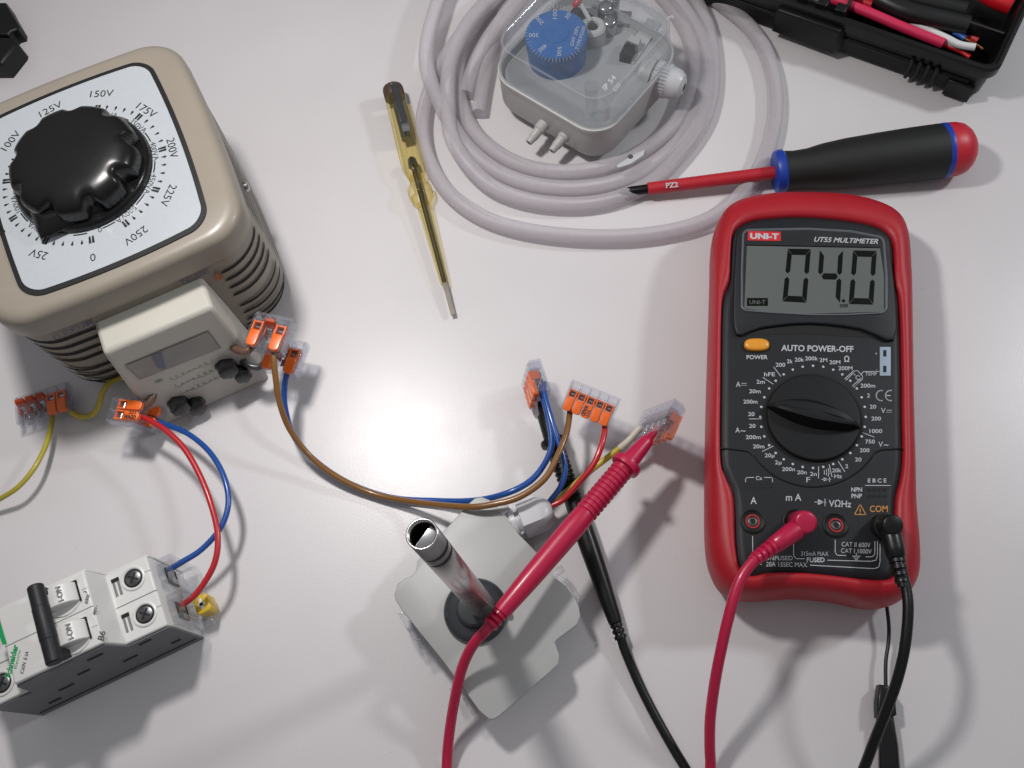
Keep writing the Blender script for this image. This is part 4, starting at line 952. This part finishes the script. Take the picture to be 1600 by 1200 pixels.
pipe = mb.build('tube', M_pipe, DS.o, solid=.7, smooth=60)
mb = MB(); mb.M = axis(pb, pt_); mb.lathe([(2, 2.9), (Lp-19, 2.9), (Lp-18, 1.6)], 24); mb.build('sensing_element', M_steel, pipe)
for zc in (Lp-13.2, Lp-19.5):                 # crescent slots cut in the tube wall
    mb = MB(); mb.M = axis(pb, pt_); up_, dn_ = [], []
    for i in range(25):
        q = i/24; t = math.radians(12+150*q); hw_ = 1.35*math.sin(math.pi*q)**.6; zz = zc+1.6*math.sin(math.pi*q)-.8
        up_.append(((rp+.06)*math.cos(t), (rp+.06)*math.sin(t), zz+hw_)); dn_.append(((rp+.06)*math.cos(t), (rp+.06)*math.sin(t), zz-hw_))
    mb.add(up_+dn_, [(i, i+1, 26+i, 25+i) for i in range(24)]); mb.build('tube_slot', M_hole, pipe)
for dz, y0_ in ((-3.0, -.6), (-6.5, -2.2)):
    mb = MB(); mb.M = axis(pb, pt_); ri = rp-1.05
    a0 = math.asin(y0_/ri); mb.prism([(ri*math.cos(a0+(math.pi-2*a0)*k/20), ri*math.sin(a0+(math.pi-2*a0)*k/20)) for k in range(21)], Lp+dz-.5, Lp+dz, .15); mb.build('inner_disc', M_steel, pipe)
mb = MB()
mb.M = axis(pb, pt_); mb.lathe([(1, rp-.75), (Lp-2, rp-.75)], 32, cap=False); mb.build('tube_lining', M_hole, pipe)
# cable gland on the sensor
g0 = DS.l(797, 822, 11); g1 = DS.l(872, 792, 12); Lg = (g1-g0).length
mb = MB(); mb.M = axis(g0, g1); 
mb.lathe([(-5, 6.2), (1, 6.2), (1.2, 6.8), (3.2, 6.8), (3.4, 5.6), (4.4, 5.6), (4.6, 6.0), (5.2, 6.0), (5.4, 5.6)], 40)
gl = mb.build('cable_gland', M_glandw, DS.o, smooth=35)
mb = MB(); mb.M = axis(g0, g1); rings = []
for z_, r_, hx in ((5.2, 6.9, .9), (5.6, 7.3, 1), (13.5, 7.3, 1), (15.2, 7.0, .7), (17.2, 6.0, .2), (18.6, 4.6, 0), (19.2, 3.2, 0), (18.6, 2.6, 0)):
    ring = []
    for i in range(72):
        t = 2*math.pi*i/72; a = (t % (math.pi/3))-math.pi/6; hexr = r_*.93/math.cos(a); ring.append(((hexr*hx+r_*(1-hx))*math.cos(t), (hexr*hx+r_*(1-hx))*math.sin(t), z_))
    rings.append(ring)
mb.loft(rings); mb.build('gland_nut', M_glandw, gl, smooth=30)
mb = MB(); mb.prism(DS.poly([(772, 786), (790, 781), (797, 795), (785, 806)], ph+.2), ph-2, ph+.3, .1); mb.prism(DS.poly([(786, 800), (800, 794), (826, 828), (812, 838)], 14), 2, 14, .5)
mb.build('cover_edge_tab', M_glandw, DS.o)
mb = MB()
for quad, h in (([(621,958),(633,955),(646,978),(635,984)], 16), ([(636,984),(645,979),(655,994),(646,1000)], 15), ([(650,1000),(660,995),(666,1006),(655,1012)], 16), ([(701,1076),(711,1071),(716,1080),(707,1085)], 15), ([(722,1090),(730,1086),(745,1110),(737,1116)], 15), ([(834,853),(848,846),(854,856),(838,862)], 13), ([(860,893),(877,882),(882,889),(866,899)], 13)):
    mb = MB(); mb.prism(DS.poly(quad, h), 6, h, .4); mb.build('clear_hinge', M_psclear, DS.o)
mb = MB()
mb.tube([DS.l(x, y, 12) for x, y in ((870, 899), (888, 912), (901, 930), (907, 950))], 1.0, 8)
mb.build('clear_rim', M_psclear, DS.o)

# ================================================================== tubing coil
TU = Thing('plastic_tube', 'milky translucent plastic tube coiled in loose loops around the pressure switch', 'tube', tuple(P(900, 120, 0)), 0)
r = 4.05; h1, h2, h3, h4 = 4.1, 4.1, 6.5, 11.5
path = [(748,178,4.1),(757,125,4.1),(771,65,4.1),(800,5,5),(850,-45,5),(930,-70,5),(990,-45,4.5),(1043,5,4.1),(1078,65,4.1),(1080,130,4.1),(1052,197,4.1),(985,247,4.1),(920,266,4.1),(855,268,4.1),(795,250,4.1),(745,210,4.1),(720,160,4.1),(717,100,4.1),(738,45,4.1),(775,0,5),
 (840,-55,11),(930,-85,12),(1010,-50,12),(1062,5,8),(1098,70,4.5),(1098,140,4.1),(1068,213,4.1),(1005,267,4.1),(930,292,4.1),(850,292,4.1),(785,272,4.5),(735,235,6),(703,190,9),(682,150,11.5),(668,110,12),(667,70,12),(679,20,12),(700,-30,12),
 (760,-90,12),(880,-130,12),(1000,-95,12),(1065,-30,9),(1102,35,5),(1114,110,4.1),(1103,180,4.1),(1065,240,4.1),(1010,290,4.1),(935,317,4.1),(850,318,4.5),(780,298,6),(735,262,8),(706,215,11),(700,160,12),(702,105,12),(718,60,12),
 (745,20,13),(790,-25,15),(850,-60,16),(930,-95,16),(1010,-110,19),(1060,-70,18),(1040,-95,18)]
path = path[:-3]
mb = MB(); mb.tube([TU.l(*p) for p in path], r, 16, 5)
mb.build('coil', M_tubing, TU.o, smooth=60)
o2 = [(760,5,10),(728,45,8),(700,85,5.5),(674,135,4.2),(661,190,4.1),(668,245,4.1),(700,300,4.1),(755,340,4.1),(830,362,4.1),(930,371,4.1),(1030,365,4.1),(1110,342,4.1),(1165,297,4.1),(1199,235,4.1),(1212,165,4.1),(1203,100,4.1),(1176,48,4.1),(1130,8,4.1),(1085,-20,4.1),(1000,-60,9),(900,-60,13),(830,-20,13),(778,40,10),(745,95,6),(728,148,4.5)]
mb = MB(); mb.tube([TU.l(*p) for p in o2], r, 16, 6); mb.build('outer_loop', M_tubing, TU.o, smooth=60)

# ================================================================== pressure switch
e = P(916, 144, 46)-P(810, 75, 46); ang = math.degrees(math.atan2(e.y, e.x))+3.5
o_ = P(938, 169, 46)
PSW = Thing('pressure_switch', 'grey pressure switch with a clear lid and a blue dial, lying in the tube coil', 'pressure switch', (o_.x, o_.y, 0), ang)
# local x runs left to right along the near edge and ends at 0, local y runs up the right-hand edge
Wd, Dp_ = 64.0, 62.0
ztop = 46
def rr(d, z, r_=11): return [(x, y, z) for x, y in rrect(-Wd-d, d, -d, Dp_+d, r_+d, 0, 8, 4)]
mb = MB(); mb.loft([rr(-1, 6), rr(2.2, 6.8), rr(3.2, 9), rr(3.4, 26), rr(3.9, 26.4), rr(3.9, 28.5), rr(2.6, 28.9), rr(2.0, 28.5), rr(1.2, 24)], True, True)
mb.build('base', M_psgrey, PSW.o, smooth=35)
mb = MB(); mb.loft([rr(3.1, 28.9), rr(3.1, 31.0), rr(2.2, 31.3), rr(1.2, 40), rr(.8, 46.4), rr(.45, 47.2), rr(-.4, 47.5)], False, True)
lid = mb.build('clear_lid', M_psclear, PSW.o, solid=1.3, smooth=35)
mb = MB()
c = PSW.l(915, 140, 44); c = PSW.l(924, 137, 46); mb.M = Matrix.Translation((c.x, c.y, 0)); n = 28
ring = lambda r_, z: [(r_*math.cos(2*math.pi*i/n), r_*math.sin(2*math.pi*i/n), z) for i in range(n)]
mb.loft([ring(3.9, 47.5), ring(3.7, 47.8), ring(3.2, 47.6), ring(3.0, 29)], False, False); mb.build('screw_channel', M_psclear, lid, smooth=40)
mb = MB()
PSW.t(mb, 'IP 54', 952, 129, 8, 47.6, -50, 26, .01); PSW.t(mb, 'KW', 964, 136, 7, 47.6, -50, 14, .01); PSW.t(mb, 'PS', 1048, 27, 5, 47.6, -20, 10, .01)
mb.build('moulded_lettering', M_glandw, lid, smooth=0)
mb = MB(); q_ = rr(-.1, 47.6); cen_ = Vector((-Wd/2, Dp_/2, 47.6)); n_ = len(q_)
rings = [[tuple(Vector(p)+(Vector(p)-cen_).normalized()*a_+Vector((0, 0, b_))) for p in q_] for a_, b_ in ((.45, -.3), (.35, .25), (-.25, .4), (-.6, .1))]
mb.loft(rings, False, False); mb.build('lid_edge_highlight', M_edgehl, lid, smooth=60)  # bead added along the lid's top edge to imitate its bright highlight
# inside
mb = MB(); mb.loft([rr(0.6, 23), rr(.6, 24.5)], True, True); mb.build('inner_tray', M_psinner, PSW.o, smooth=30)
bc = PSW.l(869, 52, 41)
mb = MB(); mb.M = Matrix.Translation((bc.x, bc.y, 0)); mb.lathe([(24.5, 14.6), (34, 14.6), (34.2, 15.2), (40.4, 15.2), (41, 14.6), (41.0, .2)], 64); dl = mb.build('setting_dial', M_psblue, PSW.o, smooth=35)
mb = MB(); mb.M = Matrix.Translation((bc.x, bc.y, 0)); mb.lathe([(41.0, 6.3), (41.35, 6.1), (41.35, .1)], 40); mb.build('dial_centre', M_psblue, dl)
mb = MB(); BZ = 41.15; bcx, bcy = 869, 52
for st, x, y, a in (('30',887,25,-55),('100',867,22,-87),('200',843,32,-130+180-180),('300',834,55,180),('400',848,75,140),('500',874,80,95)): PSW.t(mb, st, x, y, 6.2, BZ, a, 6.2*len(st)*.8, 0)
PSW.t(mb, 'DIFF 20Pa', 898, 56, 5.4, BZ, -72, 32, 0); PSW.t(mb, 'TYPE:PS500', 907, 59, 5.4, BZ, -72, 38, 0)
for i in range(38):
    t = math.radians(-60-i*7.0); L_ = 5.5 if i % 5 else 8.5
    PSW.line(mb, [(bcx+49*math.cos(t), bcy+45*math.sin(t)), (bcx+(49-L_)*math.cos(t), bcy+(45-L_)*math.sin(t))], .55, BZ)
mb.build('dial_print', M_mprint, dl, smooth=0)
g = PSW.l(926, 42, 33); mb = MB(); mb.M = Matrix.Translation((g.x, g.y, 0)); n = 36
mb.loft([ring(6.6, 24), ring(6.6, 33), ring(5.6, 34), ring(3.2, 34), ring(2.6, 33), ring(2.4, 27)], False, True); mb.build('grommet', M_psgrey, PSW.o)
mb = MB(); mb.M = Matrix.Translation((g.x, g.y, 0)); mb.lathe([(30, 2.3), (33.3, 2.3)], 20); mb.build('grommet_core', M_hole, PSW.o)
mb = MB(); g = PSW.l(946, 18, 30)
for dx, dy, hh in ((0, 0, 35), (6, -5, 33), (-2, 8, 34)):
    mb.M = Matrix.Translation((g.x+dx, g.y+dy, 0)); mb.lathe([(24, 4.2), (hh-2, 4.2), (hh-.6, 3.2), (hh, 1)], 20)
mb.M = Matrix.Translation((g.x, g.y, 0)) @ Matrix.Rotation(.5, 4, 'Z'); mb.box(-14, 13, -4, 5, 24.4, 26.5); mb.build('metal_bracket', M_steel, PSW.o, bevel=.5)
mb = MB(); mb.M = Matrix.Translation((g.x-14, g.y-3, 0)); mb.box(-2, 10, -16, -1, 24.4, 29); mb.build('lever_block', M_mblack2, PSW.o, bevel=1)
mb = MB(); mb.tube([PSW.l(x, y, h) for x, y, h in ((897, 10, 36), (903, 2, 38), (910, -10, 38))], 1.6, 10); mb.build('red_lead', M_red, PSW.o)
mb = MB(); mb.tube([PSW.l(x, y, h) for x, y, h in ((906, 4, 36), (914, 18, 36), (923, 34, 35))], 1.2, 10); mb.build('crimp', M_psgrey, PSW.o)
mb = MB(); mb.prism(PSW.poly([(968,84),(978,64),(995,70),(986,88)][::1], 30), 24.3, 30, .3); bk_ = mb.build('terminal_slot', M_hole, PSW.o)
mb = MB(); mb.prism(PSW.poly([(968,92),(1013,26),(1034,36),(990,98)], 26), 24.4, 25.6, .2); mb.prism(PSW.poly([(980,62),(986,54),(1002,60),(997,70)], 31), 24.4, 31, .4)
mb.build('terminal_rail', M_psgrey, PSW.o)
mb = MB()
for k in range(3): c = PSW.l(979+7*k, 68+1.2*k, 31); mb.M = Matrix.Translation((c.x, c.y, 0)); mb.lathe([(27, .6), (31.2, .5)], 8)
mb.build('terminal_pin', M_steel, PSW.o)
# hose nozzles on the near edge
for (a, b, h) in (((853, 190), (826, 223), 9), ((890, 203), (862, 236), 9)):
    n0, n1 = PSW.l(*a, 14), PSW.l(*b, 12); q = n1-n0; n0 = n0-q*.25; Ln = (n1-n0).length
    mb = MB(); mb.M = axis(n0, n1); mb.lathe([(0, 3.3), (Ln*.52, 3.1), (Ln*.54, 2.5), (Ln*.8, 2.4), (Ln*.82, 2.1), (Ln*.98, 1.9), (Ln, 1.7)], 24); nz = mb.build('hose_nozzle', M_psgrey, PSW.o)
    mb = MB(); mb.M = axis(n0, n1); mb.lathe([(Ln-.05, .9), (Ln+.06, .9)], 14); mb.build('nozzle_bore', M_hole, nz)
# gland on the right edge
g0 = PSW.l(1016, 118, 21); g1 = PSW.l(1082, 141, 21); Lg = (g1-g0).length
mb = MB(); mb.M = axis(g0, g1); mb.lathe([(-5, 6.6), (-1, 6.6), (-.7, 8.6), (1.6, 8.6), (1.8, 7.0), (3.8, 7.0)], 40); gl = mb.build('cable_gland', M_psgrey, PSW.o)
mb = MB(); mb.M = axis(g0, g1); rings = []
for z_, r_, am in ((2.6, 8.3, 1), (9.6, 8.3, 1), (10.2, 8.0, 0), (14.4, 7.4, 0), (17, 5.8, 0), (18.2, 3.9, 0), (18.3, 2.2, 0)):
    rings.append([(r_*(1+.025*am*(1 if (i//2) % 2 else -1))*math.cos(2*math.pi*i/120), r_*(1+.025*am*(1 if (i//2) % 2 else -1))*math.sin(2*math.pi*i/120), z_) for i in range(120)])
mb.loft(rings); mb.build('gland_nut', M_glandw, gl, smooth=25)
mb = MB(); mb.M = axis(g0, g1); mb.lathe([(18.2, 1.9), (18.4, 1.9)], 20); mb.build('gland_bore', M_hole, gl)
# moulded foot tab with a hole, lying on the tubing
mb = MB(); mb.prism(rpoly(PSW.poly([(963,258),(985,243),(1008,232),(1006,242),(985,256),(966,262)], 9), 1, 3), 7.2, 9, .4); ft = mb.build('mounting_foot', M_glandw, PSW.o)
c = PSW.l(985, 244.5, 9.1); mb = MB(); mb.flat([(c.x+1.35*math.cos(2*math.pi*i/18), c.y+1.35*math.sin(2*math.pi*i/18), 9.1) for i in range(18)]); mb.build('foot_hole', M_inkgrey, ft, smooth=0)

# ================================================================== tool case
o_ = P(1559, 116, 25)
TB = Thing('tool_case', 'open black plastic tool case at the upper right corner', 'case', (o_.x, o_.y, 0), -27.5)
mb = MB()
def bx(x0, x1, y0, y1, z, r_=7): return [(x, y, z) for x, y in rrect(x0, x1, y0, y1, r_, 0, 6, 2)]
X0, Y1 = -190.0, 120.0
mb.loft([bx(X0, -6, 5, Y1, .5), bx(X0, -3, 2.5, Y1, 3), bx(X0, -2.2, 1.6, Y1, 18), bx(X0, -.4, .2, Y1, 18.6), bx(X0, 0, 0, Y1, 19.5), bx(X0, 0, 0, Y1, 24), bx(X0, -.8, .8, Y1, 25), bx(X0, -2.0, 2.0, Y1-1, 25, 6), bx(X0, -2.8, 2.8, Y1-2, 23.8, 5), bx(X0+1, -3.6, 4.6, Y1-3, 23.4, 5), bx(X0+1, -6, 8.5, Y1-3, 3.5, 5)], True, True)
mb.build('case_shell', M_tbox, TB.o, smooth=35)
mb = MB(); mb.box(-180, -4.5, 29, 30.5, 3, 21); mb.box(-80, -78.5, 6, 116, 3, 22); mb.build('divider', M_tboxin, TB.o, bevel=.4)
mb = MB()
mb.prism([(-110, -2.6), (-76.5, -3.4), (-73.5, 2), (-110, 2)], 6, 21, 1.5); 
lt = mb.build('latch', M_tbox, TB.o)
mb = MB()
for k in range(4): mb.prism([(-112+k*9.5, 4.5), (-106.5+k*9.5, 4.5), (-106.5+k*9.5, 10), (-112+k*9.5, 10)], 16, 26.2, .8)
mb.build('hinge_rib', M_tbox, TB.o)
mb = MB()
for k in range(4): mb.box(-39.5+k*4.2, -37.6+k*4.2, -1.4, 3.0, 4, 17)
mb.box(-19, -6, -.6, 2, 1.5, 12)
mb.build('side_rib', M_tbox, TB.o, bevel=.5)
mb = MB(); mb.tube([(-200, 1.6, 13), (-10, 1.4, 13)], 1.0, 8, 1); mb.build('seam_bead', M_tbox, TB.o)
def cwire(label, pts, r_, m_, nm='sleeve_tube', cat='tube', g_='cut sleeves and tubes in the tool case'): return wire(nm, label, cat, pts, r_, m_, g_)
cwire('long pink-red tube along the front wall inside the tool case', [(1290, -6, 17), (1350, 17, 16), (1410, 42, 15), (1474, 68, 14)], 2.6, M_pinktube)
cwire('thin bright red strip beyond the end of the pink-red tube in the tool case', [(1440, 52, 12), (1478, 70, 12), (1500, 80, 11), (1515, 89, 11)], 1.1, M_redt)
cwire('white tube with a cut end near the corner of the tool case', [(1380, 12, 14), (1410, 26, 14), (1450, 46, 14), (1480, 60, 14), (1500, 70, 15), (1524, 74, 16)], 1.9, M_whitet)
cwire('short white tube end just beyond the tip of the pink-red tube', [(1440, 48, 11), (1465, 60, 12), (1490, 70, 13), (1506, 73, 13)], 1.7, M_whitet)
cwire('red tube lying beside the white tube in the tool case', [(1335, -2, 12), (1370, 10, 12), (1405, 26, 12), (1440, 45, 11)], 3.2, M_redt)
cwire('thick black tube at the back of the front compartment of the tool case', [(1370, -25, 18), (1420, -4, 18), (1508, 17, 18)], 4.6, M_blackt)
cwire('thick black tube in front of another black one in the tool case', [(1370, -4, 17), (1420, 18, 17), (1512, 41, 17)], 5.0, M_blackt)
cwire('short bright red tube near the corner of the tool case', [(1504, 50, 11), (1515, 56, 11), (1529, 64, 11)], 3.4, M_redt)
cwire('short blue wire end beside the black tube in the tool case', [(1490, 50, 15), (1500, 55, 15), (1508, 60, 15)], 1.4, M_blue, 'cut_wire', 'wire')
cwire('bare copper wire end near the corner of the tool case', [(1508, 60, 15), (1522, 68, 15), (1535, 77, 14)], .8, M_copper, 'cut_wire', 'wire')
cwire('dark red part in the rear compartment of the tool case', [(1535, -15, 12), (1556, -2, 12), (1582, 8, 12)], 5.0, M_redt, 'red_rod', 'rod', None)
cwire('small white tube end behind the hinge ribs of the tool case', [(1270, -6, 18), (1280, 0, 18), (1290, 5, 18)], 2.2, M_whitet)
